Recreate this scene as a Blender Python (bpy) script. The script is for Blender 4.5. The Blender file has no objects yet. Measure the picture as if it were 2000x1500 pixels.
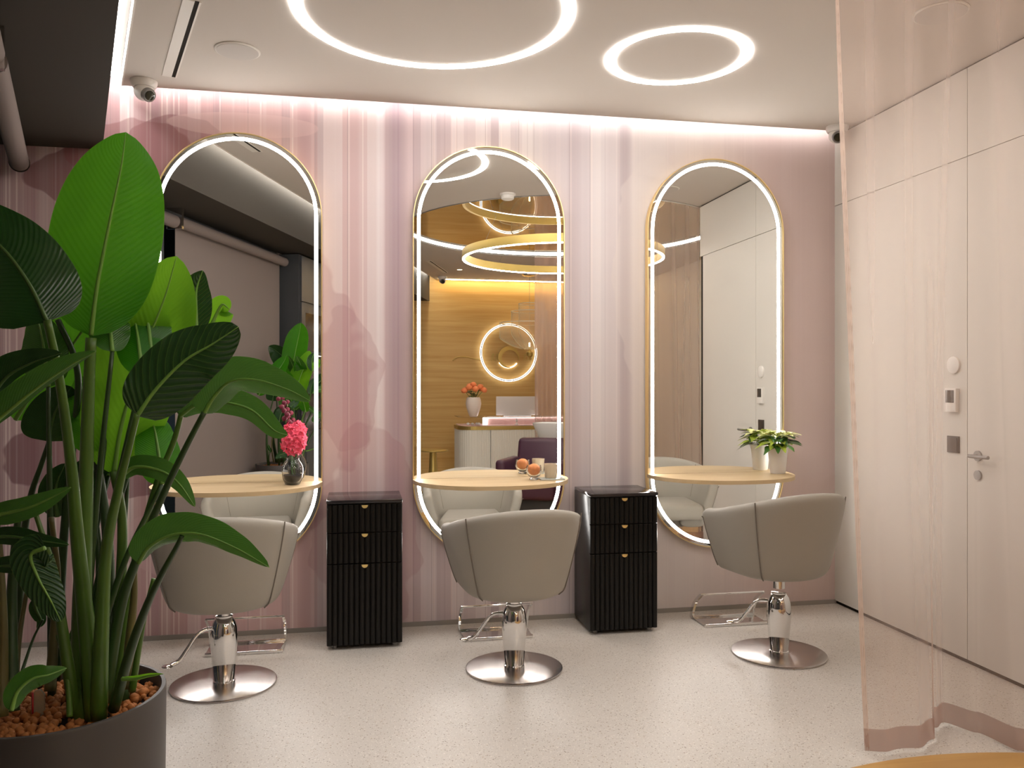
import bpy, bmesh, math, random
from mathutils import Vector, Matrix, noise as mnoise
random.seed(7)
S = bpy.context.scene
COL = S.collection
PI = math.pi
def R(d): return math.radians(d)

# ------------------------------------------------------------------ camera
FPX, HOR, EYE, YAW = 1590.0, 753.0, 1.4, R(10.68)
cam_d = bpy.data.cameras.new('camera'); cam = bpy.data.objects.new('camera', cam_d); COL.objects.link(cam)
cam_d.sensor_width = 36; cam_d.lens = 36*FPX/2000; cam_d.shift_y = (HOR-750)/2000
cam_d.clip_start = .05
cam.location = (0, 0, EYE); cam.rotation_euler = (R(90), 0, -YAW)
S.camera = cam
FW = Vector((math.sin(YAW), math.cos(YAW), 0)); RT = Vector((math.cos(YAW), -math.sin(YAW), 0))
def P(px, py, d):
    """point of the room seen at (px, py) of the photograph at forward distance d (measured)"""
    return Vector((0, 0, EYE)) + FW*d + RT*((px-1000)/FPX*d) + Vector((0, 0, (HOR-py)/FPX*d))

# ------------------------------------------------------------------ world / exposure
w = bpy.data.worlds.new('world'); S.world = w; w.use_nodes = True
w.node_tree.nodes['Background'].inputs[0].default_value = (.010, .013, .016, 1)
w.node_tree.nodes['Background'].inputs[1].default_value = 1
S.view_settings.view_transform = 'Standard'; S.view_settings.look = 'None'
S.view_settings.gamma = 1; S.view_settings.use_curve_mapping = False
S.view_settings.exposure = 0.55
S.cycles.use_denoising = True
S.cycles.max_bounces = 10; S.cycles.diffuse_bounces = 4; S.cycles.glossy_bounces = 5
S.cycles.transparent_max_bounces = 16; S.cycles.transmission_bounces = 8
S.cycles.sample_clamp_indirect = 6; S.cycles.caustics_reflective = True; S.cycles.blur_glossy = .6
# lamp strengths (all the light in the room comes from these fittings)
L_RING, L_LINEAR, L_COVE, L_WARM, L_BAND, L_ROUND, L_PEND = 29, 17, 12, 60, 28, 36, 44
DIM = {}

# ------------------------------------------------------------------ materials
def s2l(c): return tuple((x/255/12.92 if x/255 <= .04045 else ((x/255+.055)/1.055)**2.4) for x in c)
MATS = {}
def mat(name, col=(.5,.5,.5), rough=.5, metal=0, spec=.5, emit=None, es=0, trans=0, ior=1.45, alpha=1, coat=0, noise=0, nscale=20, bump=0, bscale=80):
    if name in MATS: return MATS[name]
    m = bpy.data.materials.new(name); m.use_nodes = True; MATS[name] = m
    nt = m.node_tree; b = nt.nodes['Principled BSDF']
    b.inputs['Base Color'].default_value = (*col, 1); b.inputs['Roughness'].default_value = rough
    b.inputs['Metallic'].default_value = metal; b.inputs['Specular IOR Level'].default_value = spec
    b.inputs['IOR'].default_value = ior; b.inputs['Transmission Weight'].default_value = trans
    b.inputs['Alpha'].default_value = alpha; b.inputs['Coat Weight'].default_value = coat
    if emit: b.inputs['Emission Color'].default_value = (*emit, 1); b.inputs['Emission Strength'].default_value = es
    if noise or bump:
        tc = nt.nodes.new('ShaderNodeTexCoord')
        if noise:
            n = nt.nodes.new('ShaderNodeTexNoise'); n.inputs['Scale'].default_value = nscale; n.inputs['Detail'].default_value = 5
            nt.links.new(tc.outputs['Object'], n.inputs['Vector'])
            mx = nt.nodes.new('ShaderNodeMix'); mx.data_type = 'RGBA'
            mx.inputs[6].default_value = (*[x*(1-noise) for x in col], 1); mx.inputs[7].default_value = (*[min(1, x*(1+noise)) for x in col], 1)
            nt.links.new(n.outputs['Fac'], mx.inputs[0]); nt.links.new(mx.outputs[2], b.inputs['Base Color'])
        if bump:
            n2 = nt.nodes.new('ShaderNodeTexNoise'); n2.inputs['Scale'].default_value = bscale; n2.inputs['Detail'].default_value = 3
            nt.links.new(tc.outputs['Object'], n2.inputs['Vector'])
            bp = nt.nodes.new('ShaderNodeBump'); bp.inputs['Strength'].default_value = bump; bp.inputs['Distance'].default_value = .002
            nt.links.new(n2.outputs['Fac'], bp.inputs['Height']); nt.links.new(bp.outputs[0], b.inputs['Normal'])
    return m
def emat(name, col, st):
    if name in MATS: return MATS[name]
    m = bpy.data.materials.new(name); m.use_nodes = True; MATS[name] = m
    nt = m.node_tree; nt.nodes.clear()
    e = nt.nodes.new('ShaderNodeEmission'); o = nt.nodes.new('ShaderNodeOutputMaterial')
    e.inputs[0].default_value = (*col, 1); e.inputs[1].default_value = st
    nt.links.new(e.outputs[0], o.inputs[0]); return m
class NT:
    """small helper for math node chains"""
    def __init__(s, m): s.t = m.node_tree
    def n(s, k, **kw):
        x = s.t.nodes.new(k)
        for a, v in kw.items(): setattr(x, a, v)
        return x
    def l(s, a, b): s.t.links.new(a, b)
    def math(s, op, a, b=None, c=None, clamp=False):
        x = s.n('ShaderNodeMath', operation=op); x.use_clamp = clamp
        for i, v in enumerate((a, b, c)):
            if v is None: continue
            if isinstance(v, (int, float)): x.inputs[i].default_value = v
            else: s.l(v, x.inputs[i])
        return x.outputs[0]
    def mix(s, f, a, b, blend='MIX'):
        x = s.n('ShaderNodeMix', data_type='RGBA', blend_type=blend)
        for i, v in ((0, f), (6, a), (7, b)):
            if isinstance(v, (int, float)): x.inputs[i].default_value = v
            elif isinstance(v, tuple): x.inputs[i].default_value = (*v, 1)
            else: s.l(v, x.inputs[i])
        return x.outputs[2]
    def ramp(s, f, stops, interp='LINEAR'):
        x = s.n('ShaderNodeValToRGB'); x.color_ramp.interpolation = interp
        e = x.color_ramp.elements
        while len(e) < len(stops): e.new(.5)
        for el, (p, c) in zip(e, stops): el.position = p; el.color = (*c, 1) if isinstance(c, tuple) else (c, c, c, 1)
        s.l(f, x.inputs[0]); return x.outputs[0]

def wall_art():
    m = mat('striped_wallpaper', rough=.45, spec=.35); t = NT(m); b = m.node_tree.nodes['Principled BSDF']
    g = t.n('ShaderNodeNewGeometry'); sp = t.n('ShaderNodeSeparateXYZ'); t.l(g.outputs['Position'], sp.inputs[0])
    X, Z = sp.outputs[0], sp.outputs[2]
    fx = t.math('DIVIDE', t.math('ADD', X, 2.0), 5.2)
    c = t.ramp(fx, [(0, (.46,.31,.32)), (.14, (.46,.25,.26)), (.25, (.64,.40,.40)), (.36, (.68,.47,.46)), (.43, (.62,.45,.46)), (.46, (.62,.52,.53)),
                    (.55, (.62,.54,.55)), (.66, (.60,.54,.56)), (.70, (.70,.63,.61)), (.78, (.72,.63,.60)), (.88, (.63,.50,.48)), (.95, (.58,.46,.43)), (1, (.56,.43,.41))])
    # broad stripes, fading out towards the right
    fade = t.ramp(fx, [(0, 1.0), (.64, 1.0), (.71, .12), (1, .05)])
    def cells(k, off=0):
        wn = t.n('ShaderNodeTexWhiteNoise', noise_dimensions='1D')
        t.l(t.math('FLOOR', t.math('MULTIPLY', t.math('ADD', X, off), k)), wn.inputs['W']); return wn.outputs['Value']
    n1 = t.n('ShaderNodeTexNoise', noise_dimensions='1D'); n1.inputs['Scale'].default_value = 9; n1.inputs['Detail'].default_value = 4; n1.inputs['Roughness'].default_value = .75
    t.l(X, n1.inputs['W'])
    wide = t.ramp(n1.outputs['Fac'], [(.32, 0.0), (.44, .45), (.5, .40), (.62, 1.0)])
    c = t.mix(t.math('MULTIPLY', t.math('MULTIPLY', wide, fade), .38), c, (.80,.68,.66))
    cw = cells(14.3, .37)
    c = t.mix(t.math('MULTIPLY', t.math('MULTIPLY', t.math('GREATER_THAN', cw, .78), fade), .50), c, (.84,.76,.74))
    cm = cells(21.7, 3.1)
    c = t.mix(t.math('MULTIPLY', t.math('MULTIPLY', t.math('GREATER_THAN', cm, .80), fade), .34), c, (.36,.24,.27))
    cl = cells(115, .11)
    c = t.mix(t.math('MULTIPLY', t.math('MULTIPLY', t.math('GREATER_THAN', cl, .92), fade), .55), c, (.86,.74,.70))
    cl2 = cells(170, .7)
    c = t.mix(t.math('MULTIPLY', t.math('MULTIPLY', t.math('GREATER_THAN', cl2, .95), fade), .35), c, (.36,.26,.27))
    def band(cx, hw, col, f):
        nonlocal c
        k = t.math('SUBTRACT', 1.0, t.math('POWER', t.math('DIVIDE', t.math('ABSOLUTE', t.math('SUBTRACT', X, cx)), hw), 2.0), clamp=True)
        c = t.mix(t.math('MULTIPLY', k, f), c, col)
    band(.21, .075, (.34,.25,.29), .62); band(.125, .030, (.86,.80,.80), .6); band(1.60, .050, (.40,.31,.34), .60); band(1.44, .06, (.82,.76,.74), .4); band(-.30, .05, (.42,.22,.25), .35)
    band(.60, .14, (.70,.56,.56), .35); band(1.02, .10, (.74,.68,.66), .45); band(1.28, .05, (.44,.35,.38), .35); band(-1.66, .05, (.70,.60,.58), .35); band(-.88, .10, (.70,.45,.46), .35)
    # printed petal shapes: ellipses with an uneven outline
    nz = t.n('ShaderNodeTexNoise', noise_dimensions='2D'); nz.inputs['Scale'].default_value = 3.2; nz.inputs['Detail'].default_value = 2
    cv = t.n('ShaderNodeCombineXYZ'); t.l(X, cv.inputs[0]); t.l(Z, cv.inputs[1]); t.l(cv.outputs[0], nz.inputs['Vector'])
    wob = t.math('MULTIPLY', t.math('SUBTRACT', nz.outputs['Fac'], .5), 1.5)
    def blob(cx, cz, rx, rz, col, f, w=1.0):
        nonlocal c
        dx = t.math('DIVIDE', t.math('SUBTRACT', X, cx), rx); dz = t.math('DIVIDE', t.math('SUBTRACT', Z, cz), rz)
        d = t.math('ADD', t.math('ADD', t.math('MULTIPLY', dx, dx), t.math('MULTIPLY', dz, dz)), t.math('MULTIPLY', wob, w))
        k = t.math('MULTIPLY', t.math('SUBTRACT', 1.0, d), 14, clamp=True)
        c = t.mix(t.math('MULTIPLY', k, f), c, col)
    blob(-1.45, 2.52, .30, .16, (.20,.07,.075), .62)
    blob(-1.20, 2.66, .34, .20, (.30,.11,.11), .50)
    blob(-.98, 2.72, .26, .18, (.30,.12,.13), .55, 1.4)
    blob(-.62, 2.86, .42, .07, (.78,.56,.54), .45, .3)
    blob(-1.30, 1.72, .32, .20, (.36,.13,.15), .45)
    blob(-1.25, 1.02, .62, .24, (.16,.05,.065), .62)
    blob(-.62, .85, .38, .30, (.22,.08,.10), .50)
    blob(-.95, .55, .30, .24, (.66,.46,.48), .40)
    blob(-.42, 1.35, .48, .78, (.42,.19,.21), .32, .9)
    blob(-.10, 1.42, .22, .40, (.46,.26,.28), .34, 1.3)
    blob(.05, .52, .30, .62, (.40,.20,.22), .30, 1.0)
    blob(1.78, 2.1, .26, .75, (.74,.66,.62), .40, .5)
    blob(2.85, 1.2, .40, .42, (.60,.48,.46), .40, .5)
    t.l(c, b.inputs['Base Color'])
    nb = t.n('ShaderNodeTexNoise'); nb.inputs['Scale'].default_value = 160; t.l(g.outputs['Position'], nb.inputs['Vector'])
    bp = t.n('ShaderNodeBump'); bp.inputs['Strength'].default_value = .12; bp.inputs['Distance'].default_value = .002
    t.l(nb.outputs['Fac'], bp.inputs['Height']); t.l(bp.outputs[0], b.inputs['Normal'])
    return m
def terrazzo():
    m = mat('terrazzo', rough=.38, spec=.4); t = NT(m); b = m.node_tree.nodes['Principled BSDF']
    g = t.n('ShaderNodeNewGeometry'); n = t.n('ShaderNodeTexNoise'); n.inputs['Scale'].default_value = 2; t.l(g.outputs['Position'], n.inputs['Vector'])
    c = t.mix(n.outputs['Fac'], (.52,.475,.43), (.58,.53,.48))
    for sc, th, col, f in ((95, .17, (.20,.15,.11), .75), (60, .12, (.34,.25,.17), .7), (140, .2, (.80,.76,.70), .5), (45, .08, (.78,.73,.66), .7), (170, .16, (.28,.25,.24), .6)):
        v = t.n('ShaderNodeTexVoronoi'); v.inputs['Scale'].default_value = sc; t.l(g.outputs['Position'], v.inputs['Vector'])
        wn = t.n('ShaderNodeTexWhiteNoise', noise_dimensions='3D'); t.l(v.outputs['Position'], wn.inputs['Vector'])
        k = t.math('MULTIPLY', t.math('LESS_THAN', v.outputs['Distance'], t.math('MULTIPLY', wn.outputs['Value'], th*1.9)), t.math('GREATER_THAN', wn.outputs['Value'], .55))
        c = t.mix(t.math('MULTIPLY', k, f), c, col)
    t.l(c, b.inputs['Base Color']); return m
def wood(name, c1, c2, axis=0, rough=.45, sc=1.0):
    m = mat(name, rough=rough, spec=.35); t = NT(m); b = m.node_tree.nodes['Principled BSDF']
    g = t.n('ShaderNodeNewGeometry'); mp = t.n('ShaderNodeMapping'); t.l(g.outputs['Position'], mp.inputs[0])
    s = [22*sc]*3; s[axis] = .9*sc; mp.inputs['Scale'].default_value = s
    n = t.n('ShaderNodeTexNoise'); n.inputs['Scale'].default_value = 1; n.inputs['Detail'].default_value = 6; n.inputs['Distortion'].default_value = .6
    t.l(mp.outputs[0], n.inputs['Vector'])
    c = t.ramp(n.outputs['Fac'], [(.3, c1), (.7, c2)]); t.l(c, b.inputs['Base Color']); return m
def brushed():
    m = mat('brushed_steel', (.60,.56,.54), .20, 1); t = NT(m); b = m.node_tree.nodes['Principled BSDF']
    b.inputs['Anisotropic'].default_value = .85
    tg = t.n('ShaderNodeTangent', direction_type='RADIAL', axis='Z'); t.l(tg.outputs[0], b.inputs['Tangent'])
    tc = t.n('ShaderNodeTexCoord'); ln = t.n('ShaderNodeVectorMath', operation='LENGTH'); t.l(tc.outputs['Object'], ln.inputs[0])
    n = t.n('ShaderNodeTexNoise', noise_dimensions='1D'); n.inputs['Scale'].default_value = 300; t.l(ln.outputs['Value'], n.inputs['W'])
    bp = t.n('ShaderNodeBump'); bp.inputs['Strength'].default_value = .05; bp.inputs['Distance'].default_value = .001
    t.l(n.outputs['Fac'], bp.inputs['Height']); t.l(bp.outputs[0], b.inputs['Normal']); return m
def sheer(name, col, tr, folds=True):
    m = bpy.data.materials.new(name); m.use_nodes = True; MATS[name] = m; t = NT(m); m.node_tree.nodes.clear()
    o = t.n('ShaderNodeOutputMaterial'); tb = t.n('ShaderNodeBsdfTransparent'); tb.inputs[0].default_value = (.97,.93,.90,1)
    df = t.n('ShaderNodeBsdfDiffuse'); df.inputs[0].default_value = (*col, 1)
    tl = t.n('ShaderNodeBsdfTranslucent'); tl.inputs[0].default_value = (*col, 1)
    a = t.n('ShaderNodeAddShader'); 
    mx0 = t.n('ShaderNodeMixShader'); mx0.inputs[0].default_value = .5; t.l(df.outputs[0], mx0.inputs[1]); t.l(tl.outputs[0], mx0.inputs[2])
    lw = t.n('ShaderNodeLayerWeight'); lw.inputs[0].default_value = .35
    # woven cloth: at a grazing angle there is more thread in the line of sight
    f = t.math('ADD', t.math('MULTIPLY', lw.outputs['Facing'], .30 if folds else .2), tr, clamp=True)
    mx = t.n('ShaderNodeMixShader'); t.l(f, mx.inputs[0]); t.l(tb.outputs[0], mx.inputs[1]); t.l(mx0.outputs[0], mx.inputs[2])
    t.l(mx.outputs[0], o.inputs[0]); m.node_tree.nodes.remove(a); return m
def leafmat(name, c1, c2, vein, tl, rough=.35, k=34, bmp=.16, ln=.13):
    m = mat(name, rough=rough, spec=.32); t = NT(m); b = m.node_tree.nodes['Principled BSDF']
    uv = t.n('ShaderNodeUVMap'); sp = t.n('ShaderNodeSeparateXYZ'); t.l(uv.outputs[0], sp.inputs[0])
    au = t.math('ABSOLUTE', t.math('SUBTRACT', sp.outputs[0], .5))   # 0 midrib .. .5 edge
    ph = t.math('MULTIPLY', t.math('SUBTRACT', sp.outputs[1], t.math('MULTIPLY', t.math('POWER', au, 1.1), .46)), k*2*PI)
    n = t.n('ShaderNodeTexNoise'); n.inputs['Scale'].default_value = 5; n.inputs['Detail'].default_value = 3; t.l(uv.outputs[0], n.inputs['Vector'])
    sn = t.math('SINE', t.math('ADD', ph, t.math('MULTIPLY', n.outputs['Fac'], 2.0)))
    c = t.mix(n.outputs['Fac'], c1, c2)
    line = t.math('MULTIPLY', t.math('SUBTRACT', sn, .86), 4, clamp=True)
    c = t.mix(t.math('MULTIPLY', line, ln), c, vein)
    mid = t.math('SUBTRACT', 1, t.math('MULTIPLY', au, 38), clamp=True)
    c = t.mix(t.math('MULTIPLY', mid, .8), c, vein)
    edge = t.math('MULTIPLY', t.math('SUBTRACT', au, .490), 100, clamp=True)
    c = t.mix(t.math('MULTIPLY', edge, .5), c, vein)
    t.l(c, b.inputs['Base Color'])
    bp = t.n('ShaderNodeBump'); bp.inputs['Strength'].default_value = bmp; bp.inputs['Distance'].default_value = .002
    t.l(sn, bp.inputs['Height']); t.l(bp.outputs[0], b.inputs['Normal'])
    tr = t.n('ShaderNodeBsdfTranslucent'); t.l(t.mix(.5, c, vein), tr.inputs[0])
    mx = t.n('ShaderNodeMixShader'); mx.inputs[0].default_value = tl
    t.l(b.outputs[0], mx.inputs[1]); t.l(tr.outputs[0], mx.inputs[2])
    t.l(mx.outputs[0], m.node_tree.nodes['Material Output'].inputs[0]); return m

M_ART = wall_art(); M_FLOOR = terrazzo()
M_CEIL = mat('ceiling_paint', (.60,.55,.50), .9, spec=.1)
M_SOFF = mat('charcoal_ceiling_paint', (.050,.042,.033), .75, spec=.2)
M_PANEL = mat('cream_wall_panel', (.68,.65,.60), .5, spec=.25)
M_GAP = mat('dark_gap', (.02,.016,.012), .8, spec=.1)
M_WOODW = wood('oak_wall_boards', (.50,.29,.085), (.62,.40,.15), 0, .5)
M_OAK = wood('oak_shelf', (.54,.39,.215), (.63,.47,.28), 0, .42, .8)
M_WFLOOR = wood('oak_floor', (.40,.22,.07), (.55,.33,.12), 0, .4, .5)
M_GOLD = mat('polished_brass', (.95,.74,.36), .35, 1)
M_GOLDS = mat('satin_brass', (.55,.40,.13), .38, .85)
M_CHROME = mat('chrome', (.80,.79,.78), .05, 1)
M_BRUSH = brushed()
M_MIRROR = mat('mirror_glass', (.93,.93,.90), .0, 1)
M_TINT = mat('bronze_mirror', (.62,.54,.42), .02, 1)
M_LEATHER = mat('taupe_leather', (.335,.305,.26), .52, spec=.35, bump=.15, bscale=260, noise=.03, nscale=4)
M_PIPE = mat('taupe_piping', (.17,.14,.115), .6)
M_BLACK = mat('black_lacquer', (.006,.005,.004), .28, spec=.3)
M_BLACKT = mat('black_gloss_top', (.020,.016,.018), .10, spec=.6)
M_POT = mat('anthracite_planter', (.060,.052,.048), .42, spec=.4)
M_DARK = mat('anthracite_cabinet', (.05,.052,.055), .45)
M_WHITE = mat('white_plastic', (.78,.75,.71), .35)
M_WHITED = mat('satin_white', (.74,.70,.64), .5)
M_GREY = mat('grey_metal', (.30,.29,.28), .4, .6)
M_BLIND = mat('taupe_blind_fabric', (.19,.155,.14), .85, spec=.1, bump=.1, bscale=300)
M_GLASS = mat('clear_glass', (1,1,1), .0, trans=1, ior=1.45)
M_FROST = mat('frosted_beige_glass', (.80,.70,.55), .35, trans=.35, ior=1.3)
M_SMOKE = mat('smoked_glass', (.74,.76,.79), .02, trans=1, ior=1.45)
M_CLAY = mat('clay_pebble', (.34,.12,.030), .8, noise=.35, nscale=30, bump=.4, bscale=120)
M_SOIL = mat('dark_soil', (.03,.02,.014), .9)
M_PURPLE = mat('purple_leather', (.065,.022,.042), .4)
E_RING = emat('ring_lamp_light', (1,.97,.94), L_RING)
E_LIN = emat('linear_lamp_light', (1,.97,.94), L_LINEAR)
E_COVE = emat('cove_light', (1,.96,.94), L_COVE)
E_WARM = emat('warm_cove_light', (1,.80,.50), L_WARM)
E_BAND = emat('mirror_band_light', (1,.96,.92), L_BAND)
E_ROUND = emat('ceiling_halo_light', (1,.96,.92), L_ROUND)
E_SIGN = emat('sign_light', (1,.96,.90), 4)
E_PEND = emat('pendant_light', (1,.96,.9), L_PEND)

# ------------------------------------------------------------------ mesh helpers
def link(o, parent=None):
    COL.objects.link(o)
    if parent is not None: o.parent = parent
    return o
def fin(name, bm, m, parent=None, smooth=True, ang=35, loc=None):
    me = bpy.data.meshes.new(name)
    bmesh.ops.recalc_face_normals(bm, faces=bm.faces[:])
    bm.to_mesh(me); bm.free()
    if isinstance(m, (list, tuple)):
        for q in m: me.materials.append(q)
    else: me.materials.append(m)
    if smooth:
        for p in me.polygons: p.use_smooth = True
        try: me.set_sharp_from_angle(angle=R(ang))
        except Exception: pass
    o = bpy.data.objects.new(name, me); link(o, parent)
    if loc is not None: o.location = loc
    return o
def struct(o): o['kind'] = 'structure'; return o
def tag(o, label, cat, group=None, kind=None):
    o['label'] = label; o['category'] = cat
    if group: o['group'] = group
    if kind: o['kind'] = kind
    return o
def empty(name, loc, rz=0):
    o = bpy.data.objects.new(name, None); link(o); o.location = loc; o.rotation_euler = (0, 0, rz); o.empty_display_size = .1
    return o
def copy_tree(o, parent=None):
    c = o.copy(); COL.objects.link(c)
    if parent is not None: c.parent = parent
    for ch in list(o.children): copy_tree(ch, c)
    return c
def bx(bm, x0, x1, y0, y1, z0, z1, bev=0, seg=2, rot=None):
    vs = [bm.verts.new((x, y, z)) for x in (x0, x1) for y in (y0, y1) for z in (z0, z1)]
    f = [(0,1,3,2), (4,6,7,5), (0,4,5,1), (2,3,7,6), (0,2,6,4), (1,5,7,3)]
    fs = [bm.faces.new([vs[i] for i in q]) for q in f]
    if bev:
        es = list({e for q in fs for e in q.edges})
        bmesh.ops.bevel(bm, geom=es, offset=bev, segments=seg, affect='EDGES', profile=.5)
def box(name, x0, x1, y0, y1, z0, z1, m, parent=None, bev=0, smooth=None, seg=2):
    bm = bmesh.new(); bx(bm, x0, x1, y0, y1, z0, z1, bev, seg)
    return fin(name, bm, m, parent, smooth=bool(bev) if smooth is None else smooth)
def prism(bm, pts, z0, z1):
    """vertical prism over an XY outline"""
    a = [bm.verts.new((x, y, z0)) for x, y in pts]; b = [bm.verts.new((x, y, z1)) for x, y in pts]
    n = len(pts); bm.faces.new(a[::-1]); bm.faces.new(b)
    for i in range(n): bm.faces.new((a[i], a[(i+1) % n], b[(i+1) % n], b[i]))
def lathe(bm, prof, seg=48, c=(0,0,0), cap=True):
    rings = []
    for r, z in prof:
        rings.append([bm.verts.new((c[0]+r*math.cos(2*PI*i/seg), c[1]+r*math.sin(2*PI*i/seg), c[2]+z)) for i in range(seg)])
    for a, b in zip(rings, rings[1:]):
        for i in range(seg): bm.faces.new((a[i], a[(i+1) % seg], b[(i+1) % seg], b[i]))
    if cap: bm.faces.new(rings[0][::-1]); bm.faces.new(rings[-1])
def spline(pts, n):
    """Catmull-Rom through pts (Vectors) -> n+1 points"""
    pts = [Vector(p) for p in pts]
    q = [pts[0]*2-pts[1]] + pts + [pts[-1]*2-pts[-2]]
    out = []
    m = len(pts)-1
    for i in range(n+1):
        u = i/n*m; k = min(int(u), m-1); t = u-k
        a, b, c, d = q[k:k+4]
        out.append(.5*((2*b)+(c-a)*t+(2*a-5*b+4*c-d)*t*t+(3*b-a-3*c+d)*t*t*t))
    return out
def tube(bm, pts, r, seg=10, cap=True):
    """r number or list"""
    n = len(pts); rs = r if isinstance(r, (list, tuple)) else [r]*n
    T0 = (pts[1]-pts[0]).normalized(); nrm = T0.orthogonal().normalized(); rings = []
    for i, p in enumerate(pts):
        T = (pts[min(i+1, n-1)]-pts[max(i-1, 0)]).normalized()
        nrm = (nrm - T*nrm.dot(T)).normalized(); bn = T.cross(nrm)
        rings.append([bm.verts.new(p+rs[i]*(math.cos(2*PI*k/seg)*nrm+math.sin(2*PI*k/seg)*bn)) for k in range(seg)])
    for a, b in zip(rings, rings[1:]):
        for k in range(seg): bm.faces.new((a[k], a[(k+1) % seg], b[(k+1) % seg], b[k]))
    if cap: bm.faces.new(rings[0][::-1]); bm.faces.new(rings[-1])
def annulus(bm, r0, r1, z0, z1, seg=96, c=(0,0)):
    rr = []
    for r, z in ((r0, z0), (r1, z0), (r1, z1), (r0, z1)):
        rr.append([bm.verts.new((c[0]+r*math.cos(2*PI*i/seg), c[1]+r*math.sin(2*PI*i/seg), z)) for i in range(seg)])
    for k in range(4):
        a, b = rr[k], rr[(k+1) % 4]
        for i in range(seg): bm.faces.new((a[i], a[(i+1) % seg], b[(i+1) % seg], b[i]))
def ball(bm, c, r, sub=2, sc=(1,1,1), jit=0):
    ret = bmesh.ops.create_icosphere(bm, subdivisions=sub, radius=r)
    for v in ret['verts']:
        if jit: v.co *= 1+jit*mnoise.noise(v.co*(2.5/r)+Vector(c)*7)
        v.co = Vector((v.co.x*sc[0], v.co.y*sc[1], v.co.z*sc[2]))+Vector(c)

# ------------------------------------------------------------------ room shell
HC = 3.01                       # ceiling height
YW = 4.76                       # mirror wall
XR = 3.01                       # panelled right wall
W0 = Vector((-1.86, YW)); EW = Vector((math.sin(.3055), -math.cos(.3055))); EW = Vector((.2995, -.9541)); NW = Vector((.9541, .2995))
def WL(s, off):
    p = W0+EW*s+NW*off; return (p.x, p.y)
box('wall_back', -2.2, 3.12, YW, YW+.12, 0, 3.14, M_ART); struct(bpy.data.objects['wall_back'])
struct(box('floor', -2.6, 4.6, -3.4, 5.0, -.1, 0, M_FLOOR))
struct(box('baseboard_back', -1.86, XR, YW-.008, YW, 0, .026, mat('grey_baseboard', (.30,.27,.24), .5)))
# ceiling with round opening
RC = (2.10, 1.15); RR = 1.65
CL = lambda Y: -1.25+.315*(4.68-Y)
bm = bmesh.new()
outer = [(-1.25, 4.68), (CL(-3), -3), (4.3, -3), (4.3, 2.6), (XR+.02, 2.6), (XR+.02, 4.68)]
vo = [bm.verts.new((x, y, HC)) for x, y in outer]
ed = [bm.edges.new((vo[i], vo[(i+1) % len(vo)])) for i in range(len(vo))]
vi = [bm.verts.new((RC[0]+RR*math.cos(2*PI*i/120), RC[1]+RR*math.sin(2*PI*i/120), HC)) for i in range(120)]
ed += [bm.edges.new((vi[i], vi[(i+1) % 120])) for i in range(120)]
r = bmesh.ops.triangle_fill(bm, use_beauty=True, use_dissolve=False, edges=ed)
ret = bmesh.ops.extrude_face_region(bm, geom=bm.faces[:])
for v in [g for g in ret['geom'] if isinstance(g, bmesh.types.BMVert)]: v.co.z += .016
struct(fin('ceiling', bm, M_CEIL, smooth=False))
struct(box('trim_1', -2.6, 4.6, -3.3, 4.9, 3.13, 3.16, M_CEIL))                # slab above the ceiling voids
# lowered charcoal ceiling along the windows
SX = lambda Y: -1.367+.315*(YW-Y)
bm = bmesh.new(); prism(bm, [(-2.6, YW), (SX(YW), YW), (SX(-3), -3), (-2.6, -3)], 2.683, 3.13)
struct(fin('ceiling_lowered', bm, M_SOFF, smooth=False))
# right wall: panels with fine joints
struct(box('wall_right', XR+.012, XR+.12, 2.56, YW+.02, 0, 3.13, M_GAP))
YD = 3.60
for i, (y0, y1, z0, z1) in enumerate(((YD+.002, YW, .022, 2.551), (YD+.002, YW, 2.555, HC-.012), (2.56, YD-.002, 2.555, HC-.012))):
    struct(box('trim_%d' % (i+2), XR, XR+.015, y0, y1, z0, z1, M_PANEL))
d1 = struct(box('door_1', XR, XR+.015, 2.62, YD-.002, .022, 2.551, M_PANEL))
bm = bmesh.new(); hz = 1.052; hy = YD-.075
lathe(bm, [(.026, 0), (.026, .008)], 32); bmesh.ops.rotate(bm, verts=bm.verts[:], cent=(0,0,0), matrix=Matrix.Rotation(R(-90), 3, 'Y'))
bmesh.ops.translate(bm, verts=bm.verts[:], vec=(XR, hy, hz))
tube(bm, [Vector((XR, hy, hz)), Vector((XR-.05, hy, hz))], .009)
tube(bm, spline([(XR-.045, hy+.012, hz), (XR-.05, hy-.03, hz), (XR-.05, hy-.12, hz+.002)], 8), .009)
fin('door_handle', bm, M_GREY, d1)
bm = bmesh.new(); lathe(bm, [(.024, 0), (.024, .008), (.01, .010)], 32); bmesh.ops.rotate(bm, verts=bm.verts[:], cent=(0,0,0), matrix=Matrix.Rotation(R(-90), 3, 'Y'))
bmesh.ops.translate(bm, verts=bm.verts[:], vec=(XR, hy, .957)); fin('lock_rosette', bm, M_GREY, d1)
struct(box('trim_5', XR+.12, 4.3, 2.56, 2.66, 0, 3.13, M_PANEL))
struct(box('wall_front_right', 4.3, 4.4, -3.1, 2.66, 0, 3.13, M_PANEL))
struct(box('wall_front', -.6, 4.4, -3.12, -2.94, 0, 3.14, M_WOODW))
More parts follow.
